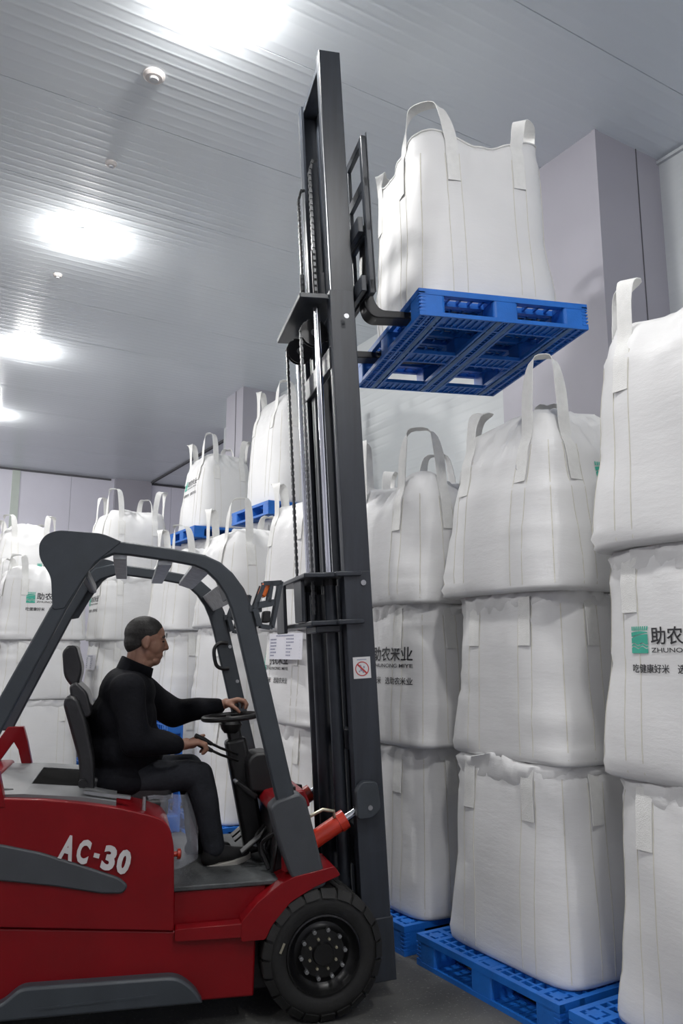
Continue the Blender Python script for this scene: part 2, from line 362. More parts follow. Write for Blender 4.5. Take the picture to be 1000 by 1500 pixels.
# ------------------------------------------------------------------ pallets
def make_pallet(L=1.0, W=1.2):
    """plastic pallet, L along x, W along y, origin at bottom centre; returns list of (part name, mesh, material)"""
    H = 0.15; hx, hy = L / 2, W / 2; parts = []
    d = MB(); z0, z1 = 0.118, H
    # perimeter and block-line slabs, then a fine lattice between
    e = 0.03
    for a, b in ((-hx, -hx + e), (hx - e, hx), (-0.075, -0.045), (0.045, 0.075), (-hx + 0.12, -hx + 0.15), (hx - 0.15, hx - 0.12)): d.box((a, -hy + .002, z0), (b, hy - .002, z1))
    for a, b in ((-hy, -hy + e), (hy - e, hy), (-0.08, -0.05), (0.05, 0.08), (-hy + 0.12, -hy + 0.15), (hy - 0.15, hy - 0.12)): d.box((-hx, a, z0), (hx, b, z1 - 0.0005))
    n = 15
    for i in range(1, n): x = -hx + L * i / n; d.box((x - 0.007, -hy + 0.01, z1 - 0.018), (x + 0.007, hy - 0.01, z1 - 0.001))
    n = 18
    for i in range(1, n): y = -hy + W * i / n; d.box((-hx + 0.01, y - 0.007, z1 - 0.018), (hx - 0.01, y + 0.007, z1 - 0.0015))
    # solid islands on the deck between the slots
    for cx in (-hx + 0.075, 0, hx - 0.075):
        for cy in (-hy + 0.075, 0, hy - 0.075): d.box((cx - 0.03, cy - 0.03, z1 - 0.012), (cx + 0.03, cy + 0.03, z1 - 0.0008))
    parts.append(('top_deck', d, 'blue'))
    for cx in (-hx + 0.075, 0, hx - 0.075):
        for cy in (-hy + 0.075, 0, hy - 0.075):
            b = MB(); b.prism(rpoly([(cx - .073, cy - .073), (cx + .073, cy - .073), (cx + .073, cy + .073), (cx - .073, cy + .073)], 0.018, 3), 0.02, 0.12, 'z')
            if abs(cx) > 0.01 and abs(cy) > 0.01:   # rib stack on the outer corner
                sx, sy = (1 if cx > 0 else -1), (1 if cy > 0 else -1)
                for k in range(6):
                    z = 0.024 + k * 0.02; x1, y1 = cx + sx * .075, cy + sy * .075
                    b.box((min(x1, x1 - sx * .035), min(y1, y1 - sy * .035), z), (max(x1, x1 - sx * .035), max(y1, y1 - sy * .035), z + 0.008))
            parts.append(('block', b, 'blue'))
    for k, cx in enumerate((-hx + 0.075, 0, hx - 0.075)):
        r = MB()
        for a in (-0.074, -0.028, 0.014, 0.060): r.box((cx + a, -hy + .002, 0), (cx + a + 0.014, hy - .002, 0.022))
        m = 34
        for i in range(m + 1): y = -hy + .002 + (W - 0.010) * i / m; r.box((cx - 0.074, y, 0.004), (cx + 0.074, y + 0.006, 0.021))
        parts.append(('bottom_runner', r, 'blue'))
        w = MB(); rail = (0.035, ) if k != 1 else (-0.04, 0.04)
        for a in rail:
            a = a if k < 2 else -a
            w.box((cx + a - 0.013, -hy + 0.005, -0.0015), (cx + a + 0.013, hy - 0.005, 0.006))
        parts.append(('skid_rail', w, 'blue_light'))
    for cy in (-hy + 0.075, 0, hy - 0.075):
        r = MB()
        for a in (-0.075, 0.061): r.box((-hx + .0, cy + a, 0.0005), (hx - .0, cy + a + 0.014, 0.0225))
        r.box((-hx + .01, cy - 0.07, 0.012), (hx - .01, cy + 0.07, 0.018))
        m = 26
        for i in range(m + 1): x = -hx + (L - 0.006) * i / m; r.box((x, cy - 0.074, 0.003), (x + 0.006, cy + 0.074, 0.0205))
        parts.append(('bottom_board', r, 'blue'))
    out = []
    for nm, mb, mt in parts:
        me = mb.mesh(nm); me.materials.append(M[mt]); out.append((nm, me))
    return out
PALLET = make_pallet()
def pallet(loc, rot, label, group='blue plastic pallets'):
    t = empty('plastic_pallet', loc, rot)
    for nm, me in PALLET: link(bpy.data.objects.new(nm, me), t)
    return tag(t, label, 'pallet', group)

# ------------------------------------------------------------------ bulk bags
def snoise(rng, n=7, fmax=4):
    ks = [(rng.randint(1, fmax), rng.uniform(1, 9), rng.uniform(0, 6.28), rng.uniform(0.4, 1)) for _ in range(n)]
    def f(th, z): return sum(a * np.sin(k * th + q * z + p) for k, q, p, a in ks) / sqrt(n)
    return f

def bag_mesh(w, d, h, seed, kind, rise=0.07, flare=0.05, dome=0.14):
    """body grid of a filled bulk bag, origin at bottom centre. kind: squash (another bag stands on it), free (top in view), open (slack upright rim)"""
    rng = random.Random(seed); NA = 96
    th = np.linspace(0, 2 * pi, NA, endpoint=False)
    corner = np.abs(np.sin(2 * th))
    T = np.concatenate([[0, .012, .03, .06], np.linspace(.10, .80, 15), [.84, .88, .91, .94, .97, 1.0]])
    fac = np.interp(T, [0, .012, .03, .06, .15, .4, .65, .85, .94, 1], [.955, .985, .995, 1.0, 1.005, 1.0 - flare * .1, 1 - flare * .5, 1 - flare, .985 - flare, .955 - flare])
    ee = np.interp(T, [0, .1, .45, .8, 1], [8, 6.0, 4.1, 4.2, 4.6])
    if kind == 'free': fac = np.interp(T, [0, .012, .03, .06, .15, .4, .65, .80, .88, .94, 1], [.955, .99, 1.0, 1.005, 1.005, 1.0 - flare * .1, 1 - flare * .5, 1 - flare, .975 - flare, .93 - flare, .86 - flare])
    low = snoise(rng); fold = snoise(rng, 6, 3)
    ph = [rng.uniform(0, 6.28) for _ in range(8)]; kf = [2 * rng.randint(6, 9), rng.randint(9, 14)]
    rings = []
    def ring(f, z, e, amp, famp, zoff=0):
        c, s = np.cos(th), np.sin(th)
        k = (np.abs(c) ** e + np.abs(s) ** e) ** (-1 / e)
        bul = amp * low(th, z * 1.0)
        wr = 0.0065 * corner ** 2 * np.sin(z * 2 * pi / 0.047 + 2.2 * fold(th, z * 4)) * np.clip(fold(th * 1.0, z * 2.3) + .35, 0, 1)
        fo = famp * ((1 - 2 * np.abs(np.sin(kf[0] * th / 2 + ph[0] + 2.2 * fold(th, z)))) if kf[0] % 2 == 0 else np.sin(kf[0] * th + ph[0] + 3 * fold(th, z))) + famp * (.7 - 1.4 * np.abs(np.sin(kf[1] * th + ph[1] + 2 * z * 9)))
        r = k * f
        x, y = c * r * w / 2, s * r * d / 2
        n = np.sqrt(x * x + y * y) + 1e-9; dd = bul + wr + fo
        return np.stack([x + x / n * dd, y + y / n * dd, np.full(NA, z) + zoff], 1)
    for t, f, e in zip(T, fac, ee):
        fa = (0.007 if kind != 'free' else .011) * max(0, (t - .72) / .28) ** 1.3
        zo = 0
        if kind != 'squash':
            zo = rise * max(0, (t - .70) / .30) ** 1.6 * (corner ** 2.2 - .15 + .12 * low(th, 1.3))
        else:
            zo = 0.02 * max(0, (t - .8) / .2) * fold(th, .4)
        rings.append(ring(f, t * h, e, 0.010 * (1 if t > .03 else .2), fa, zo))
    top = fac[-1]
    if kind == 'squash': tops = [(.90, .006, 0), (.78, -.004, 0), (.5, -.01, 0), (.2, -.01, 0), (.02, -.01, 0)]
    elif kind == 'free': tops = [(.95, .2 * dome, .8), (.85, .42 * dome, .5), (.68, dome * .72, .2), (.45, dome * .92, .1), (.22, dome, 0), (.03, dome, 0)]
    else: tops = [(.975, .0, .98), (.93, -.05, .7), (.86, -.11, .3), (.6, -.09, .05), (.3, -.07, 0), (.03, -.06, 0)]
    base_zo = rise * (corner ** 2.2 - .15 + .12 * low(th, 1.3)) if kind != 'squash' else 0.02 * fold(th, .4)
    for f, dz, keep in tops:
        e = 2 + 2.6 * f
        rings.append(ring(top * f, h + dz, e, .006, (0.011 if kind != 'free' else .017) * min(1, f * 1.2), base_zo * keep + (.012 * fold(th * 2, f * 5) if kind == 'free' else 0)))
    V = np.concatenate(rings); F = []
    R = len(rings)
    for i in range(R - 1):
        for k in range(NA): F.append((i * NA + k, i * NA + (k + 1) % NA, (i + 1) * NA + (k + 1) % NA, (i + 1) * NA + k))
    F.append(tuple(range(NA - 1, -1, -1))); F.append(tuple((R - 1) * NA + k for k in range(NA)))
    return [tuple(map(float, p)) for p in V], F

def ribbon(path, wv, hw, th=0.004):
    """thin strap along path with half width hw along wv"""
    mb = MB(); vs = []; n = len(path)
    for i, p in enumerate(path):
        p = Vector(p); d = (Vector(path[min(i + 1, n - 1)]) - Vector(path[max(i - 1, 0)])).normalized()
        a = Vector(wv[i]); a = (a - d * a.dot(d)).normalized(); nn = d.cross(a).normalized()
        for s, q in ((-1, -1), (1, -1), (1, 1), (-1, 1)): vs.append(tuple(p + a * s * hw + nn * q * th / 2))
    fs = [(3, 2, 1, 0), tuple((n - 1) * 4 + k for k in range(4))]
    for i in range(n - 1):
        for k in range(4): fs.append((i * 4 + k, i * 4 + (k + 1) % 4, (i + 1) * 4 + (k + 1) % 4, (i + 1) * 4 + k))
    return mb.add(vs, fs)

FACES = {0: ((0, -1, 0), (1, 0, 0)), 1: ((1, 0, 0), (0, 1, 0)), 2: ((0, 1, 0), (-1, 0, 0)), 3: ((-1, 0, 0), (0, -1, 0))}  # normal, rightward tangent

def bulk_bag(loc, rot, w, d, h, seed, kind, label, printed=None, pu=0.0, pz=0.6, psc=0.92, rise=0.07, flare=0.05, dome=0.14, lift=0.24,
             handles=(0, 1, 2, 3), lean=None, tilt=(0, 0), flap=True, seams=True, group='white bulk bags', pen=False, droop=(), lifts={}):
    """printed: face index 0..3 in bag space (0 = -y). rot: z rotation in radians"""
    rng = random.Random(seed * 7 + 1)
    t = empty('bulk_bag', loc, (tilt[0], tilt[1], rot)); tag(t, label, 'bag', group)
    V, F = bag_mesh(w, d, h, seed, kind, rise, flare, dome)
    me = bpy.data.meshes.new('bag_body'); me.from_pydata(V, [], F); me.shade_smooth(); me.materials.append(M['fabric'])
    link(bpy.data.objects.new('bag_body', me), t)
    bvh = BVHTree.FromPolygons([Vector(v) for v in V], F)
    def hit(face, u, z, off=0.003):
        n, tg = (Vector(q) for q in FACES[face])
        o = n * 2 + tg * u + Vector((0, 0, z)); r = bvh.ray_cast(o, -n)
        if r[0] is None: return None
        return r[0] + n * off
    ext = {0: w, 2: w, 1: d, 3: d}
    # straps at the corners: corner i lies between face i (right end) and face i+1 (left end)
    for i in handles:
        fa, fb = i, (i + 1) % 4; tA, tB = Vector(FACES[fa][1]), -Vector(FACES[fb][1])
        nA, nB = Vector(FACES[fa][0]), Vector(FACES[fb][0]); dg = (nA + nB).normalized()
        sA, sB = ext[fa] / 2 - 0.245, -(ext[fb] / 2 - 0.245)
        zs = [h - .25, h - .19, h - .13, h - .07]
        A = [hit(fa, sA, z, .005) for z in zs]; B = [hit(fb, sB, z, .005) for z in zs]
        if None in A or None in B: continue
        if kind == 'open':
            for z in (h - .03, h + .005, h + .025):
                for f_, s_, L_ in ((fa, sA, A), (fb, sB, B)):
                    q = hit(f_, s_, z, .006)
                    if q is not None and Vector((q.x - L_[-1].x, q.y - L_[-1].y)).length < .04: L_.append(q)
        c = (A[-1] + B[-1]) / 2
        if kind == 'squash':
            At = A[-1] + Vector((0, 0, .055)) - nA * .012 + nA * rng.uniform(0, .012); Bt = B[-1] + Vector((0, 0, .055)) - nB * .012
            path = A + [At, At - nA * .07 + Vector((0, 0, .012))]; p2 = B + [Bt, Bt - nB * .07 + Vector((0, 0, .012))]
            mid = (path[-1] + p2[-1]) / 2 - dg * .05
            full = [tuple(p) for p in path] + [tuple(mid)] + [tuple(p) for p in reversed(p2)]
            wv = [tA] * len(path) + [dg] + [tB] * len(p2)
            cr = full; wvs = wv
        else:
            lf = (lifts.get(i, lift) + .05) * rng.uniform(.85, 1.1); ln = Vector((lean or {}).get(i, (rng.uniform(-.05, .05), rng.uniform(-.05, .05), 0)))
            rz = h + rise * .45
            At = Vector((A[-1].x, A[-1].y, 0)) - nA * .03 + tA * .0 + Vector((0, 0, rz - .03)); Bt = Vector((B[-1].x, B[-1].y, 0)) - nB * .03 + tB * .0 + Vector((0, 0, rz - .03))
            if kind == 'open': At = A[-1] + Vector((0, 0, .05)) + tA * .01; Bt = B[-1] + Vector((0, 0, .05)) + tB * .01
            ap = c + dg * .02 + ln; ap.z = rz + lf
            if i in droop: ap = c + dg * .12 + ln; ap.z = rz - .02
            mids = []
            for S in (At, Bt):
                m1 = S * .88 + ap * .12; m1.z = rz + (lf * .50 if i not in droop else .08); m2 = S * .62 + ap * .38; m2.z = rz + (lf * .93 if i not in droop else .10); mids.append((m1, m2))
            ctrl = [tuple(p) for p in A] + [tuple(At), tuple(mids[0][0]), tuple(mids[0][1]), tuple(ap), tuple(mids[1][1]), tuple(mids[1][0]), tuple(Bt)] + [tuple(p) for p in reversed(B)]
            cr = catmull(ctrl, 4); m = len(cr); wvs = []
            for k in range(m):
                q = k / (m - 1)
                wvs.append(tA.lerp(dg, max(0, (q - .36) / .14)) if q < .5 else dg.lerp(tB, min(1, (q - .5) / .14)))
        ribbon(cr, wvs, 0.038).build('handle', 'strap', t, smooth=60)
    if kind == 'squash' and flap:
        # slack top fabric squeezed out as a wrinkled ring under the bag above
        NA = 120; th = np.linspace(0, 2 * pi, NA, endpoint=False); rg = random.Random(seed + 99)
        fo = snoise(rg, 6, 5); f2 = snoise(rg, 5, 9); k1 = rg.randint(17, 29)
        prof = [(-.004, -.105), (.004, -.085), (.010, -.05), (.015, -.015), (.010, .012), (-.02, .022), (-.07, .015), (-.12, .0)]
        rings = []
        for (dr, dz) in prof:
            g = max(0, min(1, (dz + .085) / .06)); e = 4.4
            c, s = np.cos(th), np.sin(th); kk = (np.abs(c) ** e + np.abs(s) ** e) ** (-1 / e)
            r = kk * (.965 - flare); x, y = c * r * w / 2, s * r * d / 2; n = np.sqrt(x * x + y * y)
            dd = dr + g * (.010 * f2(th, dz * 20) + .009 * np.sin(k1 * th + 4 * fo(th, dz * 6)) + .004 * np.sin(2.3 * k1 * th + dz * 60))
            z = h + dz * (1 + .45 * fo(th, 0)) + g * .014 * f2(th * 1.0, 3)
            rings.append(np.stack([x + x / n * dd, y + y / n * dd, z], 1))
        vs = [tuple(map(float, p)) for p in np.concatenate(rings)]; fs = []
        for i in range(len(prof) - 1):
            for k in range(NA): fs.append((i * NA + k, i * NA + (k + 1) % NA, (i + 1) * NA + (k + 1) % NA, (i + 1) * NA + k))
        MB().add(vs, fs).build('top_flap', 'fabric', t, smooth=70)
    if kind == 'open':
        # hemmed rim
        NA = 96; R0 = 24
        pts = [Vector(V[R0 * NA + k]) + Vector((0, 0, .004)) for k in range(NA)]
        mb = MB(); mb.tube([tuple(p) for p in pts + [pts[0]]], 0.007, 6, cap=False); mb.build('rim_hem', 'strap', t, smooth=80)
    if seams:
        mb = MB()
        for f in range(4):
            for u in (-ext[f] / 2 + .245 - .042, -ext[f] / 2 + .245 + .042, ext[f] / 2 - .245 - .042, ext[f] / 2 - .245 + .042):
                pp = [hit(f, u, z, .0012) for z in np.linspace(.03, h * .93, 16)]
                pp = [p for p in pp if p is not None]
                if len(pp) > 3:
                    tmp = ribbon([tuple(p) for p in pp], [FACES[f][1]] * len(pp), .0016, .002); mb.add(tmp.v, tmp.f)
        for i in range(4):    # stitched vertical corner line
            dgv = (Vector(FACES[i][0]) + Vector(FACES[(i + 1) % 4][0])).normalized(); tg = Vector((-dgv.y, dgv.x, 0)); pp = []
            for z in np.linspace(.03, h * .95, 18):
                r = bvh.ray_cast(dgv * 2 + Vector((0, 0, z)), -dgv)
                if r[0] is not None: pp.append(tuple(r[0] + dgv * .001))
            tmp = ribbon(pp, [tuple(tg)] * len(pp), .0022, .003); mb.add(tmp.v, tmp.f)
        mb.build('seam', 'stitch', t, smooth=0, kind='stuff')
    if printed is not None:
        zc = h * pz
        def place(uv, fs, name, m, off=0.0035):
            vs = []
            for u, v in uv:
                p = hit(printed, u * psc + pu, zc + v * psc, off)
                if p is None: p = Vector((0, 0, zc))
                vs.append(tuple(p))
            me = bpy.data.meshes.new(name); me.from_pydata(vs, [], fs); me.materials.append(M[m])
            return link(bpy.data.objects.new(name, me), t)
        place(*fit_text('助农米业', -.135, .012, .265, .105, .012), 'printed_title', 'print_black')
        place(*fit_text('ZHUNONG MIYE', -.135, -.028, .265, -.004, .006), 'printed_subtitle', 'print_black')
        a, fa_ = fit_text('吃健康好米', -.265, -.135, -.03, -.088, .012); b, fb_ = fit_text('选助农米业', .02, -.135, .265, -.088, .012)
        place(a, fa_, 'printed_slogan', 'print_black'); place(b, fb_, 'printed_slogan', 'print_black')
        # logo: green field block with white furrows, sun rays and water waves left open
        uv = []; fs = []
        def strip(fn_lo, fn_hi, x0=-.265, x1=-.155, n=12):
            k0 = len(uv)
            for i in range(n + 1):
                x = x0 + (x1 - x0) * i / n; s = i / n; uv.append((x, fn_lo(s))); uv.append((x, fn_hi(s)))
            for i in range(n): fs.append((k0 + 2 * i, k0 + 2 * i + 2, k0 + 2 * i + 3, k0 + 2 * i + 1))
        wave = lambda s, o: o + .006 * sin(s * 12)
        strip(lambda s: -.032, lambda s: wave(s, -.004)); strip(lambda s: wave(s, .002), lambda s: wave(s, .012)); 
        strip(lambda s: wave(s, .018), lambda s: .048 + .02 * s * (2 - s)); strip(lambda s: .053 + .02 * s * (2 - s), lambda s: .078 + .006 * sin(3 * s))
        for i in range(8):   # rays
            x = -.262 + i * .0138; k0 = len(uv); uv += [(x, .088), (x + .009, .088), (x + .012 + (i - 4) * .001, .110), (x + .004 + (i - 4) * .001, .110)]; fs.append((k0, k0 + 1, k0 + 2, k0 + 3))
        place(uv, fs, 'printed_logo', 'print_green')
    if pen:
        pts = [(.02 + .02 * cos(a), .80 + .03 * sin(a)) for a in np.linspace(.6, 5.6, 16)] + [(.045, .80), (.03, .765), (.06, .74)]
        pp = [hit(pen - 1, u + .18, h * v, .003) for u, v in pts]; pp = [tuple(p) for p in pp if p is not None]
        ribbon(pp, [(0, 0, 1)] * len(pp), .0025, .001).build('pen_mark', 'pen', t, smooth=0)
    return t

R90 = pi / 2
GF, GB = 'white bulk bags stacked in the row along the right wall', 'white bulk bags stacked at the far end'
BX = 3.17
def row_pallet(x, y, label): pallet((x, y, 0), (0, 0, R90), label)
row_pallet(3.22, 2.05, 'blue floor pallet in the lower right corner under the rightmost bag stack')
row_pallet(3.22, 3.10, 'blue floor pallet in full view beside the forklift front wheel')
row_pallet(3.22, 4.21, 'blue floor pallet whose ribbed corner shows just right of the mast foot')
row_pallet(3.22, 5.42, 'blue floor pallet under the bag stack directly behind the mast')
row_pallet(3.22, 6.92, 'blue floor pallet glimpsed behind the driver\'s shoe')
row_pallet(3.22, 8.40, 'blue floor pallet hidden behind the upright pallet')
pallet((2.60, 7.76, 0.502), (0, -R90, 0), 'blue pallet stood upright on edge behind the driver\'s knee')

B = bulk_bag
# rightmost stack
B((BX, 1.96, .15), .01, .96, .96, .93, 11, 'squash', 'bulk bag at the bottom right, lowest of the rightmost stack', group=GF)
B((BX, 1.96, 1.09), -.01, .95, .96, .92, 12, 'squash', 'bulk bag with large green logo print, middle of the rightmost stack', printed=3, pz=.575, psc=.76, pu=-.03, group=GF)
B((BX, 1.93, 2.03), .02, .98, .98, .93, 13, 'free', 'bulk bag at the right edge, top of the rightmost stack', rise=.10, flare=.06, lift=.20, group=GF, lean={2: (.05, -.10, 0), 3: (.0, -.05, 0)})
# stack beside the wheel
B((BX, 3.07, .15), .0, .92, .90, .92, 21, 'squash', 'bulk bag on the pallet beside the wheel, bottom of its stack', group=GF)
B((BX + .02, 3.06, 1.08), .02, .90, .86, .80, 22, 'squash', 'plain bulk bag in the middle of the stack beside the wheel', group=GF)
B((BX + .02, 3.06, 1.89), -.02, .96, .93, .80, 23, 'free', 'bulk bag with tall looped handle below the lifted pallet', printed=0, pu=.15, pz=.70, rise=.10, flare=.12, dome=.22, lift=.36, group=GF, pen=4,
  lean={3: (.02, .02, 0), 2: (.05, -.14, 0)}, lifts={2: .12})
# stack just right of the mast
B((BX, 4.13, .15), .01, .92, .90, .90, 31, 'squash', 'bulk bag at floor level just right of the mast', group=GF)
B((BX, 4.10, 1.06), -.01, .93, .92, .81, 32, 'squash', 'bulk bag with printed lettering just right of the mast sticker', printed=3, pu=.09, pz=.585, group=GF)
B((BX, 4.12, 1.88), .01, .93, .93, .70, 33, 'free', 'bulk bag with crumpled peaked top just right of the mast, under the lifted pallet', rise=.14, flare=.06, dome=.12, lift=.30, group=GF)
# stack behind the mast
B((BX, 5.42, .15), .0, .93, .95, .91, 41, 'squash', 'bulk bag at floor level behind the mast, seen left of the channels', group=GF)
B((BX, 5.42, 1.07), .0, .93, .95, .68, 42, 'squash', 'bulk bag with a paper sheet above its print, behind the mast', printed=3, pu=-.12, pz=.62, group=GF)
B((BX, 5.40, 1.76), .0, .95, .97, .92, 43, 'free', 'bulk bag behind the lift chains, top of the stack behind the mast', rise=.08, flare=.06, lift=.22, group=GF)
# stack behind the steering wheel
B((BX, 6.92, .15), .0, .93, .95, .91, 51, 'squash', 'bulk bag at floor level behind the steering column', group=GF)
B((BX, 6.92, 1.07), .0, .94, .98, .74, 52, 'squash', 'bulk bag behind the far guard leg at the height of the driver\'s face', group=GF)
B((BX, 6.92, 1.82), .0, .95, .98, .80, 53, 'free', 'bulk bag with one tall loop handle above the front of the guard roof', rise=.08, flare=.08, lift=.30, group=GF)
# stack behind the driver
B((BX, 8.40, .15), .0, .93, .95, .91, 61, 'squash', 'bulk bag behind the upright blue pallet', group=GF)
B((BX, 8.40, 1.07), .0, .94, .98, .74, 62, 'squash', 'bulk bag directly behind the driver\'s head, second layer of its stack', group=GF)
B((BX, 8.40, 1.82), .0, .95, .98, .78, 63, 'free', 'bulk bag framed inside the guard roof right above the driver\'s head', rise=.08, flare=.08, lift=.28, group=GF)
# second column against the wall
C2 = 4.19
row_pallet(4.46, 8.05, 'blue floor pallet of the second column, hidden behind the front row')
B((C2, 8.1, .15), 0, .93, .93, .94, 71, 'squash', 'bulk bag hidden at the bottom of the second column', group=GF, seams=False)
B((C2, 8.1, 1.10), 0, .93, .93, .95, 72, 'squash', 'bulk bag hidden in the middle of the second column', group=GF, seams=False)
B((C2, 8.12, 2.06), 0, .93, .96, .99, 73, 'squash', 'printed bulk bag seen through the gap under the right upper pallet', printed=3, pu=-.18, pz=.72, group=GF)
pallet((4.22, 8.06, 3.07), (0, 0, R90), 'blue pallet high up, peeking out left of the mast chains')
B((C2, 8.04, 3.22), 0, .94, .95, 1.14, 74, 'free', 'tall plain bulk bag on a high pallet close to the ceiling pillar', dome=.26, rise=.08, flare=.07, lift=.26, group=GF)
row_pallet(4.46, 10.1, 'blue floor pallet of the second column, hidden behind the driver\'s stack')
B((4.06, 10.12, .15), 0, .86, .93, .94, 75, 'squash', 'bulk bag hidden at floor level in the farther second-column stack', group=GF, seams=False)
B((4.06, 10.12, 1.10), 0, .86, .93, .95, 76, 'squash', 'bulk bag hidden at mid height in the farther second-column stack', group=GF, seams=False)
B((4.06, 10.12, 2.06), 0, .86, .96, .99, 77, 'squash', 'bulk bag below the left upper pallet, mostly hidden', group=GF, seams=False)
pallet((4.15, 10.12, 3.07), (0, 0, R90), 'blue pallet high up above the middle of the guard roof')
B((4.06, 10.12, 3.22), 0, .86, .98, .92, 78, 'free', 'printed bulk bag with three looped handles on the left upper pallet', printed=3, pu=.0, pz=.66, dome=.18, rise=.08, flare=.12, lift=.30, group=GF)
# stack behind the rightmost one
row_pallet(4.46, 1.9, 'blue floor pallet by the wall behind the rightmost stack')
B((4.35, 1.93, .15), 0, .93, .93, .98, 81, 'squash', 'bulk bag by the wall hidden at the bottom behind the rightmost stack', group=GF, seams=False)
B((4.35, 1.93, 1.14), 0, .93, .93, 1.0, 82, 'squash', 'bulk bag by the wall hidden at mid height behind the rightmost stack', group=GF, seams=False)
B((4.35, 1.93, 2.15), 0, .93, .93, 1.04, 83, 'squash', 'bulk bag by the wall under the high pallet at the right edge', group=GF, seams=False)
pallet((4.32, 1.93, 3.20), (0, 0, R90), 'blue pallet whose corner shows at the right edge above the top bag')
# far end stacks
row_pallet(3.22, 11.2, 'blue floor pallet under the four-high stack at the far end')
B((BX, 11.2, .15), 0, .95, .97, .80, 91, 'squash', 'bulk bag behind the seat headrest, lowest of the four-high far stack', group=GB)
B((BX, 11.2, .96), 0, .95, .97, .78, 92, 'squash', 'bulk bag with a small paper sheet behind the driver\'s neck', group=GB)
B((BX, 11.2, 1.75), 0, .96, .98, .86, 93, 'squash', 'bulk bag with small print seen under the rear of the guard roof', printed=3, pu=-.0, pz=.6, group=GB)
B((BX, 11.25, 2.62), .0, .96, .96, .84, 94, 'free', 'bulk bag with four upright handles against the far wall', rise=.10, flare=.04, lift=.30, group=GB)
row_pallet(1.87, 10.5, 'blue floor pallet under the stack with the turquoise logo, behind the guard leg')
B((1.87, 10.5, .15), 0, 1.0, .95, .88, 101, 'squash', 'bulk bag behind the seat back, lowest of the stack left of the headrest', group=GB)
B((1.87, 10.5, 1.04), 0, 1.0, .95, .69, 102, 'squash', 'bulk bag crossed by the rear guard leg, second layer left of the headrest', group=GB)
B((1.87, 10.5, 1.74), 0, 1.02, .96, .78, 103, 'free', 'bulk bag with turquoise logo behind the rear guard leg', printed=0, pu=-.0, pz=.60, rise=.12, flare=.06, lift=.15, group=GB)
for k, (x, y, zt, lb) in enumerate([(1.83, 11.72, 3.15, 'bulk bag with rounded top left of the guard knob, by the far wall'),
                                    (2.16, 13.2, 3.05, 'small bulk bag, two handles poking up beside the guard knob')]):
    hs = [.15, .95, 1.72, 2.42]
    nm = ['bottom', 'second', 'third']
    row_pallet(x, y, 'blue floor pallet of the %s far stack hidden at the back' % ('nearer' if k == 0 else 'farther'))
    for j in range(3):
        B((x, y, hs[j]), 0, .95, .93, hs[j + 1] - hs[j] - .01, 110 + 10 * k + j, 'squash', 'bulk bag hidden in the %s layer of the %s far stack' % (nm[j], 'nearer' if k == 0 else 'farther'), group=GB, seams=False)
    B((x, y, hs[3]), .05, .90, .88, zt - hs[3], 115 + 10 * k, 'free', lb, printed=0 if k == 0 else None, pz=.42, pu=.25, psc=.6, rise=.06, flare=.14, lift=.22, dome=.22, group=GB)

# paper sheets taped to bags
def paper(name, c, sz, n, label, rows):
    """sheet facing -x at c = its top-left corner (far side), sz = (along -y, down)"""
    t = empty(name, c)
    mb = MB(); nx = 8; vs = []; fs = []
    for i in range(nx + 1):
        s = i / nx; b = .014 * sin(pi * s) ** 1.0
        for zz, o in ((0, 0), (-sz[1], .006)):
            vs.append((-b - o, -sz[0] * s, zz)); vs.append((-b - o + .0015, -sz[0] * s, zz))
    for i in range(nx):
        a = i * 4; q = (i + 1) * 4
        fs += [(a, q, q + 2, a + 2), (a + 1, a + 3, q + 3, q + 1), (a, a + 1, q + 1, q), (a + 2, q + 2, q + 3, a + 3)]
    mb.add(vs, fs).build('sheet', 'paper', t, smooth=0)
    pr = MB(); rng = random.Random(5)
    def surf(s, v): return (-.014 * sin(pi * s) - .006 * v - .0012, -sz[0] * s, -sz[1] * v)
    def dash(s0, s1, v, hgt):
        pr.add([surf(s0, v), surf(s1, v), surf(s1, v + hgt), surf(s0, v + hgt)], [(0, 1, 2, 3)])
    s = .25
    while s < .78: dash(s, s + .03, .06, .05); s += .038
    for r in range(rows):
        v = .2 + .75 * r / rows
        s = .05
        for k in range(rng.randint(4, 6)): dash(s, s + .03, v, .055); s += .037
        s = .58
        for k in range(rng.randint(3, 6)): dash(s, s + .03, v - .01, .05); s += .042
        dash(.03, .95, v + .085, .006)
    pr.build('print', 'print_grey', t, smooth=0)
    return tag(t, label, 'paper')
paper('paper_sheet', (2.688, 5.55, 1.735), (.54, .19), None, 'white form sheet taped on a bag, between front guard leg and mast', 6)
paper('paper_sheet', (2.680, 11.34, 1.56), (.50, .20), None, 'small white form sheet on a far bag behind the driver\'s back', 6)
# ------------------------------------------------------------------ forklift
FO = Vector((1.873, 3.262, 0)); FR = radians(-16)
def fworld(x, y, z):
    return Vector((FO.x + x * cos(FR) - y * sin(FR), FO.y + x * sin(FR) + y * cos(FR), z))
fk = empty('forklift', FO, (0, 0, FR))
tag(fk, 'red electric counterbalance forklift with tall dark mast lifting a loaded pallet', 'forklift')
YC = 0.575
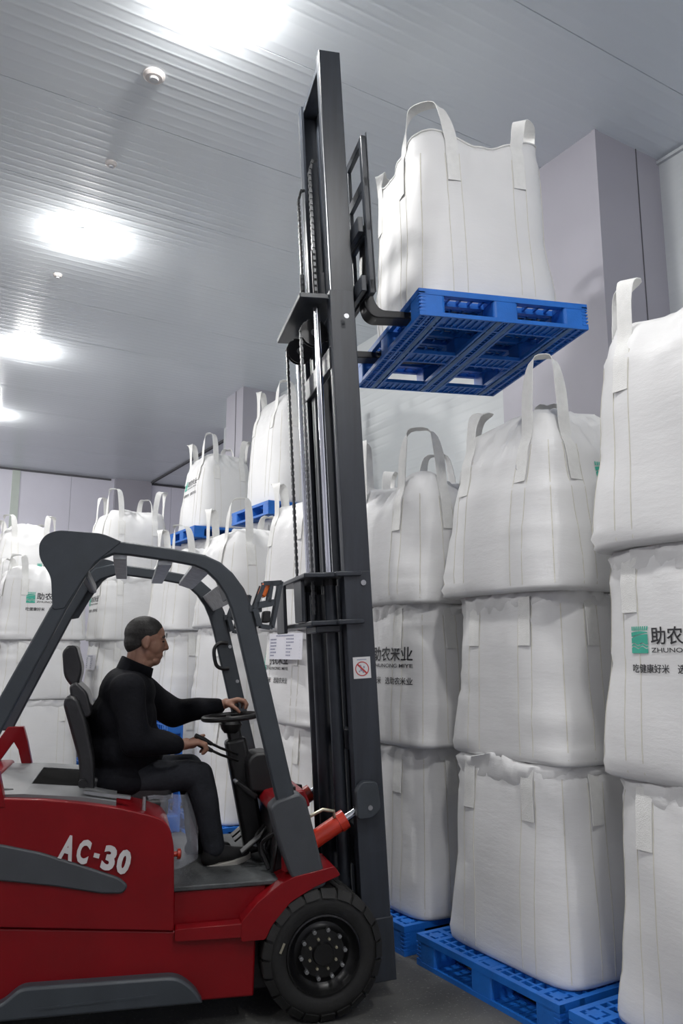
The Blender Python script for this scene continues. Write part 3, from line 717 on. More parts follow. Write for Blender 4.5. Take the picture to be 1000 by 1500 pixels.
# body -------------------------------------------------------------
hood = [(-1.46, 1.0), (-1.227, .985), (-1.061, .964), (-.92, .938), (-.79, .905), (-.70, .872), (-.668, .78), (-.655, .42), (-1.46, .503)]
hd = MB().prism(rpoly(hood, [.0, .02, .02, .02, .03, .07, .05, .01, .0], 5), .04, 1.11).build('hood', 'red', fk, bevel=.048, seg=4)
stripe = [(-1.46, .83), (-1.373, .816), (-1.211, .774), (-1.018, .703), (-.891, .654), (-.853, .62), (-.874, .588), (-.958, .594), (-1.15, .637), (-1.363, .673), (-1.46, .685)]
MB().prism(rpoly(stripe, [0, .02, .02, .02, .02, .02, .02, .02, .02, .02, 0], 4), .028, .06).build('side_stripe', 'grey_plastic', hd, bevel=.008)
# AC-30 decal: slanted letters following the stripe
def decal(body, org, ux, uz, x0, y0, x1, y1, bold=.02):
    uv, fs = fit_text(body, x0, y0, x1, y1, bold)
    return [(org[0] + u * ux[0] + v * uz[0], .0265, org[1] + u * ux[1] + v * uz[1]) for u, v in uv], fs
mb = MB(); sl = -.30
for ch, a, b, lo, hi in (('A', .0, .060, 0, .098), ('C', .070, .122, 0, .098), ('-', .142, .166, .038, .056), ('3', .180, .236, 0, .100), ('0', .244, .300, 0, .100)):
    vs, fs = decal(ch, (-1.146, .750), (.95, sl), (.22, .98), a, lo, b, hi, .05); mb.add(vs, fs)
mb.build('model_lettering', 'white_letters', hd, smooth=0)
zt = lambda x: float(np.interp(x, [-1.60, -1.227, -1.061, -.92], [1.012, 1.002, .981, .955]))
tpm = MB()
def slab(x0, x1, y0, y1, dz=0.0): tpm.prism([(x0, zt(x0) + dz), (x1, zt(x1) + dz), (x1, zt(x1) - .05), (x0, zt(x0) - .05)], y0, y1)
slab(-1.60, -1.30, .08, 1.07); slab(-1.30, -1.07, .08, .36); slab(-1.30, -1.07, .90, 1.07); slab(-1.07, -.92, .08, 1.07)
tp = tpm.build('top_plate', 'top_grey', fk, smooth=0)
MB().prism([(-1.30, zt(-1.30) - .005), (-1.07, zt(-1.07) - .005), (-1.07, zt(-1.07) - .03), (-1.30, zt(-1.3) - .03)], .36, .90).build('battery_recess', 'void', tp)
MB().bar((-1.06, .13, .995), (-.86, .13, .962), .035, .012).build('hinge_rail', 'steel', tp)
MB().cyl((-.80, .12, .90), (-.80, .12, .965), .010, .008, 10).build('hinge_pin', 'steel', tp)
MB().cyl((-1.50, .15, 1.02), (-1.36, .20, 1.0), .010, n=8).build('prop_bar', 'black', tp)
cw = [(-1.47, .20), (-1.47, 1.02), (-1.85, 1.03), (-2.08, .95), (-2.17, .75), (-2.17, .42), (-2.08, .22)]
MB().prism(rpoly(cw, [0, .02, .08, .1, .1, .08, .05], 5), .02, 1.13).build('counterweight', 'red', fk, bevel=.05, seg=3)
ch = [(-1.50, .50), (-.655, .418), (-.36, .43), (-.30, .36), (-.305, .125), (-1.50, .15)]
cs = MB().prism(rpoly(ch, [0, .01, .02, .02, .01, 0], 4), .05, 1.10).build('chassis', 'red', fk, bevel=.012)
MB().prism(rpoly([(-.652, .385), (-.652, .432), (-.36, .432), (-.315, .375)], .01, 3), .02, .09).build('entry_step', 'red', cs, bevel=.01)
MB().box((-.66, .10, .42), (-.25, 1.05, .565)).build('footwell_panel', 'red', cs, bevel=.008)
rail = [(-1.46, .205), (-1.33, .215), (-1.256, .273), (-.631, .255), (-.555, .19), (-.525, .139), (-1.46, .156)]
sr = MB().prism(rpoly(rail, [0, .03, .03, .05, .03, .0, 0], 4), -.005, .08).build('side_rail', 'grey', fk, bevel=.012)
MB().bar((-1.20, -.006, .19), (-.72, -.006, .193), .004, .008).build('rail_groove', 'grey', sr)
MB().prism(rail, 1.07, 1.155).build('side_rail', 'grey', fk, bevel=.012)
MB().box((-1.9, .15, .10), (.10, 1.0, .42)).build('underframe', 'black_metal', fk, bevel=.02)
fend = [(-.37, .44), (-.30, .515), (-.197, .585), (-.134, .61), (.05, .642), (.078, .602), (-.042, .560), (-.151, .505), (-.235, .415), (-.262, .36), (-.37, .36)]
for a, b in ((.015, .27), (.88, 1.135)):
    MB().prism(rpoly(fend, .012, 3), a, b).build('fender', 'red', fk, bevel=.006)
MB().box((-.66, .09, .562), (-.12, 1.06, .585)).build('floor_plate', 'tread', fk, bevel=.006)
MB().box((-.28, .30, .12), (.22, .85, .50)).build('drive_axle', 'black_metal', fk, bevel=.03)
MB().cyl((0, .05, .275), (0, 1.1, .275), .07, n=20).build('axle_shaft', 'black_metal', fk)
# wheels -----------------------------------------------------------
def wheel(cx, cz, y0, y1, R, side, name):
    s = 1 if side == 'near' else -1   # near: outer face at y0
    W = y1 - y0; P = lambda prof: [(r, (h if s == 1 else W - h)) for r, h in prof]
    t = MB().lathe(P([(R * .60, W), (R * .90, W), (R * .965, W * .86), (R * .965, W * .14), (R * .90, .012), (R * .80, 0), (R * .68, .006), (R * .60, .016), (R * .60, W)]), (cx, y0, cz), n=48).build(name, 'rubber', fk, smooth=40)
    mb = MB(); n = 21
    for k in range(n):
        for half in (0, 1):
            a = 2 * pi * (k + .5 * half) / n; da = 2 * pi / n * .42
            hs = [(0, W * .52), (W * .48, W)][half]; sh = .18 * (1 if half else -1) * .5
            def pt(ang, r, h): return (cx + r * cos(ang), y0 + (h if s == 1 else W - h), cz + r * sin(ang))
            (h0, h1) = hs; e0 = a - da; e1 = a + da; tw = da * .5
            inn = R * .955; out = R
            if half == 0: q = [(e0, .80 * R, .001), (e1, .80 * R, .001), (e0, R * .90, .004), (e1, R * .90, .004)]
            vs = []
            hA, hB = (h0 + .012, h1) if half == 0 else (h0, h1 - .012)
            for (ang, r, h) in ((e0, inn, hA), (e1, inn, hA), (e1 + tw, inn, hB), (e0 + tw, inn, hB), (e0, out, hA + (.012 if half == 0 else 0)), (e1, out, hA + (.012 if half == 0 else 0)), (e1 + tw, out, hB - (.012 if half else 0)), (e0 + tw, out, hB - (.012 if half else 0))): vs.append(pt(ang, r, h))
            mb.add(vs, [(0, 1, 2, 3), (7, 6, 5, 4), (0, 4, 5, 1), (1, 5, 6, 2), (2, 6, 7, 3), (3, 7, 4, 0)])
            if half == 0:   # lug shoulder running down the sidewall
                vs = [pt(e0, R * .985, .016), pt(e1, R * .985, .016), pt(e1, R * .87, -.004), pt(e0, R * .87, -.004), pt(e0, R * .95, .04), pt(e1, R * .95, .04), pt(e1, R * .86, .03), pt(e0, R * .86, .03)]
                mb.add(vs, [(0, 1, 2, 3), (7, 6, 5, 4), (0, 4, 5, 1), (1, 5, 6, 2), (2, 6, 7, 3), (3, 7, 4, 0)])
    mb.build('tread_lugs', 'rubber', t, smooth=0)
    MB().lathe(P([(R * .62, .022), (R * .61, .006), (R * .585, .004), (R * .56, .02), (R * .52, .045), (R * .46, .055), (R * .40, .05), (R * .36, .035), (R * .18, .032), (R * .16, .018), (0, .018)]), (cx, y0, cz), n=40).build('rim', 'rim', t, smooth=40)
    def nut(r, a, h0, h1, rr, nm, m):
        mb = MB(); x, z = cx + r * cos(a), cz + r * sin(a)
        ya, yb = (y0 + h0, y0 + h1) if s == 1 else (y1 - h0, y1 - h1)
        mb.cyl((x, ya, z), (x, yb, z), rr, n=6); mb.cyl((x, yb, z), (x, yb + (-.006 if s == 1 else .006), z), rr * .55, n=8); mb.build(nm, m, t, smooth=30)
    for k in range(10): nut(R * .365, 2 * pi * k / 10 + .1, .04, .018, .0095, 'wheel_nut', 'steel')
    for k in range(8): nut(R * .235, 2 * pi * k / 8 + .35, .04, .022, .0065, 'hub_bolt', 'brass')
    return t
w = wheel(0, .276, 0.0, .235, .276, 'near', 'front_wheel')
mb = MB(); mb.bar((-.20, -.004, .305), (-.182, -.004, .345), .010, .003, (0, 1, 0)); mb.build('tyre_mark', 'brass', w, smooth=0)
wheel(0, .276, .915, 1.15, .276, 'far', 'front_wheel')
wheel(-1.62, .235, .06, .25, .235, 'near', 'rear_wheel')
wheel(-1.62, .235, .90, 1.09, .235, 'far', 'rear_wheel')
# overhead guard ----------------------------------------------------
outer = [(-1.525, 1.18), (-1.425, 1.40), (-1.245, 1.785), (-1.13, 1.995), (-1.07, 2.075), (-1.0, 2.10), (-.94, 2.096), (-.73, 2.073), (-.572, 2.047), (-.50, 2.015), (-.44, 1.965), (-.385, 1.894), (-.355, 1.83), (-.335, 1.758), (-.235, 1.36), (-.13, .943)]
inner = [(-1.443, 1.18), (-1.345, 1.40), (-1.172, 1.785), (-1.085, 1.96), (-1.04, 2.01), (-.98, 2.038), (-.913, 2.035), (-.74, 2.015), (-.619, 1.995), (-.57, 1.975), (-.52, 1.93), (-.475, 1.867), (-.445, 1.80), (-.421, 1.725), (-.32, 1.33), (-.212, .917)]
gus = [(-1.23, 1.78), (-1.245, 1.93), (-1.30, 2.01), (-1.304, 2.075), (-1.28, 2.115), (-1.228, 2.138), (-1.037, 2.13), (-.95, 2.095), (-1.0, 2.05), (-1.06, 2.0), (-1.119, 1.905), (-1.18, 1.79)]
for a, b, k in ((.04, .085, 0), (1.06, 1.105, 1)):
    sh_ = (lambda P: [(x - (0 if k == 0 else .045 * max(0, min(1, (-.95 - x) / .15))), z) for x, z in P])
    g = MB().band(sh_(outer), sh_(inner), a, b).build('guard_frame', 'grey', fk, bevel=.008)
    yy = (a - .004, b - .02) if k == 0 else (a + .02, b + .004)
    MB().prism(rpoly(gus, [.02, .03, .03, .03, .03, .03, .03, .01, 0, 0, .0, 0], 4), *yy).build('gusset_plate', 'grey', g, bevel=.004)
    # red foot of the rear leg: a splayed pair
    f = MB(); f.prism([(-1.51, 1.20), (-1.43, 1.20), (-1.405, 1.12), (-1.365, .96), (-1.415, .96), (-1.45, 1.08), (-1.475, 1.12), (-1.58, .96), (-1.66, .96)], a - .004, b + .004)
    f.build('guard_foot', 'red', g, bevel=.004)
for x0, x1, z in ((-.985, -.925, 2.036), (-.785, -.722, 2.014)):
    MB().box((x0, .06, z - .02), (x1, 1.08, z + .004)).build('roof_slat', 'slat', fk, bevel=.003)
MB().prism([(-.625, 2.012), (-.545, 1.985), (-.55, 1.962), (-.63, 1.988)], .06, 1.08).build('roof_slat', 'slat', fk, bevel=.003)
MB().prism([(-.475, 1.93), (-.41, 1.845), (-.425, 1.835), (-.49, 1.92)], .06, 1.08).build('roof_slat', 'slat', fk, bevel=.003)
MB().box((-1.13, .06, 1.93), (-1.09, 1.08, 1.98)).build('roof_rear_bar', 'grey', fk, bevel=.01)
for y in (.045, 1.10):
    for (x, z) in ((-.31, 1.63), (-.262, 1.43)) if y > 1 else ():
        MB().cyl((x - .01, 1.062, z), (x - .01, 1.052, z), .010, n=12).build('guard_bolt', 'steel', fk)
MB().tube(catmull([(-.335, 1.05, 1.65), (-.385, 1.04, 1.65), (-.415, 1.035, 1.61), (-.402, 1.035, 1.53), (-.37, 1.04, 1.505), (-.325, 1.05, 1.505)], 5), .011, 10).build('grab_handle', 'black', fk)
# front leg cover
for a, b in ((.02, .13), (1.02, 1.13)):
    MB().prism(rpoly([(-.25, .905), (-.22, .935), (-.115, .965), (-.085, .94), (.015, .575), (.0, .555), (-.10, .535), (-.16, .63), (-.215, .78)], .015, 4), a, b).build('leg_cover', 'grey_plastic', fk, bevel=.012)
# work lamps with brackets on the front legs
def work_lamp(y0, y1, dx):
    mb = MB()
    o = [(-.345, 1.81), (-.30, 1.915), (-.215, 1.935), (-.20, 1.93), (-.245, 1.705), (-.30, 1.715), (-.325, 1.74)]
    for y in (y0, y1 - .004):
        # plate with two cut-outs, as bars around them
        for p, q, wd in (((-.335, 1.80), (-.297, 1.91), .02), ((-.297, 1.918), (-.21, 1.925), .02), ((-.21, 1.93), (-.25, 1.71), .016), ((-.25, 1.712), (-.305, 1.72), .018), ((-.31, 1.72), (-.335, 1.80), .024), ((-.325, 1.815), (-.245, 1.83), .03), ((-.255, 1.925), (-.268, 1.83), .016)):
            mb.bar((p[0] + dx, y + .002, p[1]), (q[0] + dx, y + .002, q[1]), wd, .004, (0, 1, 0))
    b = mb.build('lamp_bracket', 'grey', fk, smooth=0)
    m = MB(); m.prism(rpoly([(-.318 + dx, 1.865), (-.295 + dx, 1.925), (-.262 + dx, 1.915), (-.285 + dx, 1.85)], .012, 4), y0 + .01, y1 - .01); m.build('indicator_lens', 'orange', b, bevel=.008)
    MB().prism(rpoly([(-.30 + dx, 1.735), (-.292 + dx, 1.79), (-.258 + dx, 1.79), (-.262 + dx, 1.735)], .008, 3), y0 + .01, y1 - .01).build('lamp_housing', 'black', b, bevel=.01)
    MB().bar((-.36 + dx, (y0 + y1) / 2, 1.80), (-.30 + dx, (y0 + y1) / 2, 1.80), .05, .03).build('mount', 'grey', b)
work_lamp(.02, .10, 0.0)
work_lamp(1.02, 1.10, .0)
m = MB(); m.bar((-.500, .20, 1.975), (-.452, .20, 1.845), .012, .15, (0, 1, 0)); mr = m.build('rear_view_mirror', 'grey', fk, bevel=.004)
MB().cyl((-.47, .17, 1.91), (-.41, .08, 1.90), .016, n=10).build('mirror_arm', 'black', mr)
# seat ----------------------------------------------------------------
st = MB().prism(rpoly([(-1.06, .90), (-1.10, .98), (-1.06, 1.02), (-.70, .985), (-.66, .955), (-.67, .89)], .03, 4), .39, .77).build('seat_cushion', 'seat', fk, bevel=.03, seg=3)
MB().prism(rpoly([(-1.02, .93), (-1.085, .95), (-1.10, 1.10), (-1.185, 1.36), (-1.17, 1.40), (-1.12, 1.39), (-1.075, 1.28), (-1.03, 1.10)], .03, 4), .34, .79).build('backrest', 'seat', fk, bevel=.035, seg=3)
MB().prism(rpoly([(-1.15, 1.36), (-1.165, 1.44), (-1.135, 1.46), (-1.08, 1.41), (-1.05, 1.30), (-1.10, 1.28)], .02, 4), .39, .74).build('upper_back_pad', 'seat', fk, bevel=.03, seg=3)
hr = MB().prism(rpoly([(-1.195, 1.48), (-1.21, 1.60), (-1.185, 1.635), (-1.145, 1.63), (-1.11, 1.52), (-1.125, 1.44), (-1.155, 1.43)], .03, 5), .44, .69).build('headrest', 'seat', fk, bevel=.035, seg=3)
for y in (.53, .60): MB().cyl((-1.15, y, 1.44), (-1.13, y, 1.36), .007, n=8).build('headrest_post', 'steel', hr)
sb = MB().box((-1.04, .37, .82), (-.68, .76, .91)).build('seat_base', 'black', fk, bevel=.02)
MB().cyl((-1.075, .33, 1.0), (-1.075, .31, 1.0), .02, n=14).build('recline_knob', 'black', sb)
# crumpled clear film hanging off the seat front
vs = []; fs = []; rg = random.Random(4); nx, nz = 28, 14
for i in range(nx + 1):
    for k in range(nz + 1):
        a = i / nx; b = k / nz; px_, py_ = (-.78 + .20 * a / .45, .375 - .02 * a) if a < .45 else (-.58 + .02 * (a - .45), .36 + (a - .45) * .75); vs.append((px_ + .05 * b + .012 * sin(9 * a + 5 * b) + .01 * sin(23 * a), py_ - .03 * b + .012 * sin(31 * a + 4 * b), .925 - (.30 + .03 * sin(9 * a)) * b))
for i in range(nx):
    for k in range(nz): q = i * (nz + 1) + k; fs.append((q, q + 1, q + nz + 2, q + nz + 1))
MB().add(vs, fs).build('plastic_film', 'film', fk, smooth=80)
MB().lathe([(0, -.0), (.012, 0), (.012, .02), (.024, .022), (.024, .035), (.015, .04), (0, .04)], (0, 0, 0), 'z', 16).build('tmp', 'cyl_red', fk)
kn = bpy.data.objects['tmp']; kn.name = 'stop_knob'; kn.data.name = 'stop_knob'; kn.location = (-.655, .33, .665); kn.rotation_euler = (0, R90, 0)
# steering column, dash, controls -------------------------------------
colm = MB().bar((-.225, .57, .60), (-.345, .57, 1.16), .10, .11, (1, 0, 0)).build('steering_column', 'black', fk, bevel=.02)
MB().bar((-.338, .57, 1.14), (-.362, .57, 1.235), .07, .07, (1, 0, 0)).build('column_neck', 'black', colm, bevel=.015)
sx = lambda a, r, dz=0: (-.368 + r * cos(a) * .995, .56 + r * sin(a), 1.268 + dz + r * cos(a) * .07)
sw = MB().tube([sx(2 * pi * k / 40, .142) for k in range(41)], .0135, 10, cap=False).build('steering_wheel', 'black', fk)
mb = MB()
for a in (pi / 2, pi * 7 / 6, pi * 11 / 6): mb.bar(sx(a, .02, -.025), sx(a, .14), .026, .010)
mb.build('wheel_spoke', 'black', sw)
MB().lathe([(0, -.005), (.04, -.005), (.058, -.03), (.05, -.055), (.035, -.075), (0, -.075)], (-.366, .56, 1.262), 'z', 20).build('wheel_hub', 'black', sw)
p = sx(1.30, .142)
MB().lathe([(0, .065), (.014, .062), (.022, .05), (.022, .03), (.012, .018), (.012, 0)], p, 'z', 14).build('spinner_knob', 'black', sw)
for dy, dz in ((-.03, 0), (-.07, -.03)):
    lv = MB().tube([(-.335, .53 + dy * .5, 1.085 + dz), (-.43, .47 + dy * .6, 1.125 + dz), (-.50, .45 + dy * .6, 1.16 + dz)], .0065, 8).build('control_lever', 'black', fk)
    MB().tube([(-.475, .457 + dy * .6, 1.147 + dz), (-.515, .447 + dy * .6, 1.168 + dz), (-.56, .437 + dy * .6, 1.192 + dz)], [.009, .014, .012], 12).build('lever_grip', 'black', lv)
MB().prism(rpoly([(-.285, .915), (-.30, 1.06), (-.27, 1.10), (-.19, 1.105), (-.165, 1.07), (-.145, .93), (-.17, .905)], .025, 4), .40, .60).build('instrument_cover', 'black', fk, bevel=.02, seg=3)
ds = MB().prism(rpoly([(-.24, .88), (-.215, .925), (-.06, .955), (-.035, .90), (-.03, .875), (-.22, .86)], .012, 3), .17, 1.0).build('dashboard', 'red', fk, bevel=.01)
for k in range(3): MB().box((-.145 + .0 * k, .20 + .055 * k, .93), (-.095, .245 + .055 * k, .965)).build('switch', 'black', ds, bevel=.004)
MB().prism([(-.255, .87), (-.36, .955), (-.345, .975), (-.24, .90)], .40, .52).build('switch_box', 'black', fk, bevel=.01)
fw_ = MB().box((-.205, .20, .585), (-.03, .97, .865)).build('front_bulkhead', 'black_metal', fk, bevel=.015)
rg = random.Random(8)
for k in range(6):
    y = .16 + .05 * k; MB().tube(catmull([(-.20 + rg.uniform(-.02, .02), y, .60), (-.22 + rg.uniform(-.04, .02), y + rg.uniform(-.05, .05), .70), (-.17, y + rg.uniform(-.04, .04), .78), (-.12, y, .86)], 5), .010, 8).build('hydraulic_hose', 'black', fk)
for y, x in ((.36, -.27), (.62, -.27), (.72, -.27)):
    pd = MB().bar((x - .06, y, .645), (x + .03, y, .715), .07, .010, (0, 0, 1)).build('pedal', 'black', fk, bevel=.004)
    MB().tube([(x, y, .68), (x + .06, y, .66), (x + .08, y, .60)], .008, 8).build('pedal_arm', 'steel', pd)
MB().tube([(-.15, .10, .62), (-.15, .10, .70)], .03, 14).build('pivot_boss', 'red', fk)
# tilt cylinders -----------------------------------------------------
for y in (.20, .95):
    tc = MB().cyl((-.055, y, .69), (.145, y, .805), .042, n=22).build('tilt_cylinder', 'cyl_red', fk)
    MB().cyl((.115, y, .788), (.150, y, .808), .047, n=22).build('gland_nut', 'cyl_red', tc)
    MB().cyl((.145, y, .805), (.21, y, .843), .019, n=16).build('piston_rod', 'chrome', tc)
    MB().tube([(.09, y - .02, .82), (.085, y - .03, .85), (.03, y - .03, .86), (-.03, y - .02, .83)], .008, 8).build('oil_pipe', 'brass' if y < .5 else 'black', tc)
    MB().cyl((.20, y, .838), (.225, y, .852), .026, n=14).build('rod_end', 'black_metal', tc)
# mast ---------------------------------------------------------------
TS = .055; TC_ = sqrt(1 - TS * TS)
MT = lambda p: (p[0] * TC_ - p[2] * TS, p[1], p[2] * TC_ + p[0] * TS)
def mm(): return MB(xf=MT)
def channel(u0, u1, y0, y1, v0, v1, side, name, m='mast', th=.02):
    """C channel with its web on the outer side"""
    w0, w1 = (y0, y0 + th) if side < 0 else (y1 - th, y1)
    poly = [(u0, y0), (u1, y0), (u1, y1), (u1 - th, y1), (u1 - th, w1), (u0 + th, w1), (u0 + th, y1), (u0, y1)] if side < 0 else \
           [(u0, y1), (u1, y1), (u1, y0), (u1 - th, y0), (u1 - th, w0), (u0 + th, w0), (u0 + th, y0), (u0, y0)]
    return mm().prism(poly, v0, v1, 'z').build(name, m, fk, smooth=0, bevel=.003)
def mir(y0, y1): return 2 * YC - y1, 2 * YC - y0
for side in (-1, 1):
    f = (lambda a, b: (a, b)) if side < 0 else mir
    oc = channel(.245, .385, *f(.175, .245), .06, 1.99, side, 'outer_mast_channel')
    mm().box((.235, f(.165, .20)[0], .06), (.395, f(.165, .20)[1], .34)).build('foot_plate', 'mast', oc, bevel=.004)
    channel(.262, .398, *f(.215, .285), .10, 3.53, side, 'middle_mast_channel')
    ic = channel(.285, .412, *((.255, .325) if side < 0 else (.755, .825)), .14, 5.03, side, 'inner_mast_channel')
    # bright worn roller track along the rear flange
    yy = (.262, .270) if side < 0 else (.81, .818); mm().box((.281, yy[0], 1.9), (.2845, yy[1], 5.0)).build('roller_track', 'steel', ic, smooth=0)
    # lift cylinder: painted barrel and chrome rod
    yc = f(.335, .335)[0]
    lc = mm().cyl((.212, yc, .12), (.212, yc, 1.98), .034, n=20).build('lift_cylinder', 'mast', fk)
    mm().cyl((.212, yc, 1.98), (.212, yc, 3.47), .0185, n=16).build('piston_rod', 'chrome', lc)
    mm().cyl((.212, yc, 1.93), (.212, yc, 2.0), .040, n=20).build('cylinder_head', 'black_metal', lc)
    # chain sheave and lift chain
    ys = f(.43, .43)[0]; cu0 = .215 if side < 0 else .195
    sh = mm().lathe([(0, -.018), (.075, -.018), (.075, -.012), (.06, -.010), (.06, .010), (.075, .012), (.075, .018), (0, .018)], (cu0, ys, 3.36), n=24).build('chain_sheave', 'black_metal', fk)
    mm().cyl((cu0, ys - .025, 3.36), (cu0, ys + .025, 3.36), .02, n=12).build('sheave_pin', 'steel', sh)
    def chain(pts, name):
        mb = mm(); pitch = .019
        P = [Vector(p) for p in pts]; seg = 0; 
        L = [0]
        for i in range(len(P) - 1): L.append(L[-1] + (P[i + 1] - P[i]).length)
        n = int(L[-1] / pitch)
        for k in range(n):
            d = k * pitch; i = max(j for j in range(len(L) - 1) if L[j] <= d); t = (d - L[i]) / (L[i + 1] - L[i]); c = P[i].lerp(P[i + 1], t); dr = (P[i + 1] - P[i]).normalized()
            wd = .030 if k % 2 else .020
            a = c - dr * .0115; b = c + dr * .0115
            mb.bar(tuple(a), tuple(b), wd, .0145 if k % 2 else .011, (1, 0, 0))
        mb.build(name, 'chain', fk, smooth=0)
    chain([(cu0 - .075, ys, 1.80), (cu0 - .075, ys, 3.36)] + [(cu0 - .075 * cos(a), ys, 3.36 + .075 * sin(a)) for a in np.linspace(.2, 2.9, 9)] + [(cu0 + .075, ys, 3.30)], 'lift_chain')
    # upper pair running over the inner mast
    yu = f(.42, .42)[0]
    chain([(.235, yu, 3.6), (.235, yu, 4.35), (.255, yu, 4.42), (.29, yu, 4.43)], 'carriage_chain')
    mm().cyl((.235, yu, 3.55), (.235, yu, 3.86), .014, n=10).build('chain_anchor', 'black_metal', fk)
ya, yb = mir(.175, .175)[0], .175
# tie members between the channels
def tie(u0, u1, v0, v1, y0, y1, name='mast_tie', m='mast', bev=.005): return mm().box((u0, y0, v0), (u1, y1, v1)).build(name, m, fk, bevel=bev)
tie(.30, .40, 4.98, 5.02, .26, .825, 'top_tie')
tie(.10, .32, 3.485, 3.515, .24, .91, 'middle_tie'); tie(.255, .29, 3.10, 3.22, .26, .89, 'middle_tie')
# outer mast head: two horizontal plates with upright cheeks
tie(.04, .27, 1.965, 1.99, .18, .97, 'head_plate'); tie(.07, .25, 1.725, 1.75, .19, .96, 'head_plate')
tie(.20, .335, 1.965, 1.99, .152, .185, 'head_lug'); tie(.20, .335, 1.725, 1.75, .152, .185, 'head_lug'); tie(.055, .075, 1.75, 1.97, .33, .52, 'head_cheek'); tie(.03, .05, 1.70, 1.97, .70, .92, 'head_cheek'); tie(.10, .23, 1.69, 1.725, .23, .45, 'head_cheek')
tie(.255, .30, .55, .75, .22, .93, 'lower_tie'); tie(.255, .30, 1.1, 1.2, .22, .93, 'lower_tie')
tie(.20, .36, .10, .20, .20, .95, 'foot_tie')
mm().cyl((.20, YC, .15), (.20, YC, 1.9), .045, n=20).build('centre_cylinder', 'mast', fk)
# clevis where the tilt cylinder meets the mast
for y in (.20, .95):
    cl = mm().prism(rpoly([(.235, .80), (.235, .93), (.27, .975), (.345, .965), (.355, .84), (.31, .80)], .02, 4), y - .075, y - .028).build('tilt_bracket', 'grey', fk, bevel=.006)
    mm().cyl((.30, y - .080, .85), (.30, y - .02, .85), .012, n=10).build('bracket_bolt', 'steel', cl)
mm().cyl((.335, .17, 3.36), (.335, .165, 3.36), .014, n=12).build('roller_bolt', 'steel', fk)
mm().cyl((.345, .17, 1.93), (.345, .168, 1.93), .014, n=12).build('roller_bolt', 'steel', fk)
# warning sticker on the channel
s0 = mm().box((.268, .1735, 1.455), (.358, .1752, 1.56)).build('warning_sticker', 'sticker', fk, smooth=0)
mb = mm(); n = 28; cu, cv = .313, 1.502
for k in range(n):
    a0, a1 = 2 * pi * k / n, 2 * pi * (k + 1) / n
    mb.add([(cu + .031 * cos(a0), .1729, cv + .031 * sin(a0)), (cu + .031 * cos(a1), .1729, cv + .031 * sin(a1)), (cu + .036 * cos(a1), .1729, cv + .036 * sin(a1)), (cu + .036 * cos(a0), .1729, cv + .036 * sin(a0))], [(0, 1, 2, 3)])
d1, d2 = .024, .003
mb.add([(cu - d1 - d2, .1727, cv + d1 - d2), (cu - d1 + d2, .1727, cv + d1 + d2), (cu + d1 + d2, .1727, cv - d1 + d2), (cu + d1 - d2, .1727, cv - d1 - d2)], [(0, 1, 2, 3)])
mb.build('prohibition_ring', 'sticker_red', s0, smooth=0)
mb = mm()
for (a, b, r) in ((-.008, .014, .0055), (.010, .008, .005), (-.004, -.004, .007), (.006, -.014, .006), (-.014, -.012, .004)):
    mb.add([(cu + a + r * cos(q * pi / 3), .1728, cv + b + r * 1.3 * sin(q * pi / 3)) for q in range(6)], [tuple(range(6))])
mb.add([(cu - .025, .1729, 1.549), (cu + .025, .1729, 1.549), (cu + .025, .1729, 1.545), (cu - .025, .1729, 1.545)], [(0, 1, 2, 3)])
mb.build('sticker_figure', 'print_grey', s0, smooth=0)
# carriage, load backrest and forks ------------------------------------
def mc(): return MB(xf=lambda p: MT(p))
CB = 3.47  # fork heel height along the mast
for v in (CB + .02, CB + .36): mc().box((.415, .12, v), (.445, 1.03, v + .09)).build('carriage_bar', 'mast', fk, bevel=.004)
for y in (.34, .81): mc().box((.30, y - .025, CB), (.43, y + .025, CB + .45)).build('carriage_plate', 'mast', fk, bevel=.004)
bu, bw = .455, .03
lb = mc().box((bu, .10, CB + .0), (bu + bw, .145, CB + .93)).build('load_backrest', 'mast', fk, bevel=.004)
mc().box((bu, 1.005, CB), (bu + bw, 1.05, CB + .93)).build('backrest_post', 'mast', lb, bevel=.004)
for v, h in ((.885, .045), (.62, .06), (.36, .06), (.02, .06)): mc().box((bu + .002, .10, CB + v), (bu + bw - .002, 1.05, CB + v + h)).build('backrest_bar', 'mast', lb, bevel=.003)
for y in (.40, .74): mc().box((bu + .004, y - .01, CB + .02), (bu + bw - .004, y + .01, CB + .90)).build('backrest_rod', 'mast', lb, bevel=.003)
mc().box((bu + bw, .098, CB + .01), (bu + bw + .005, .10 + .012, CB + .95)).build('backrest_edge', 'mast', lb, smooth=0)
FT = .03
for y in (.27, .88):
    k = MT((.46, y, CB))
    pts = [(k[0], k[2] + .40), (k[0] + .035, k[2] + .40), (k[0] + .05, k[2] + .02), (k[0] + .09, k[2] - .035), (k[0] + 1.02, k[2] - .02 + 1.0 * FT), (k[0] + 1.02, k[2] - .035 + 1.0 * FT), (k[0] + .06, k[2] - .085), (k[0] + .02, k[2] - .06), (k[0], k[2] - .01)]
    MB().prism(rpoly(pts, [0, .0, .03, .03, 0, 0, .04, .04, .02], 4), y - .055, y + .055).build('fork', 'black_metal', fk, bevel=.006)
HEEL = MT((.46, .27, CB))
# lifted pallet and bag
PZ = 3.352
pl = empty('plastic_pallet', fworld(.995, YC, PZ), (0, -.025, FR))
for nm, me in PALLET: link(bpy.data.objects.new(nm, me), pl)
tag(pl, 'blue plastic pallet raised high on the forks, seen from below', 'pallet', 'blue plastic pallets')
bulk_bag(fworld(1.0, .575, PZ + .152), FR, .90, .94, 1.0, 201, 'open', 'bulk bag lifted high on the forks with slack open rim and upright handles', rise=.12, flare=.03, lift=.15,
         tilt=(0, -.025), lean={0: (.02, 0, 0), 3: (-.02, .0, 0)}, group=GF)
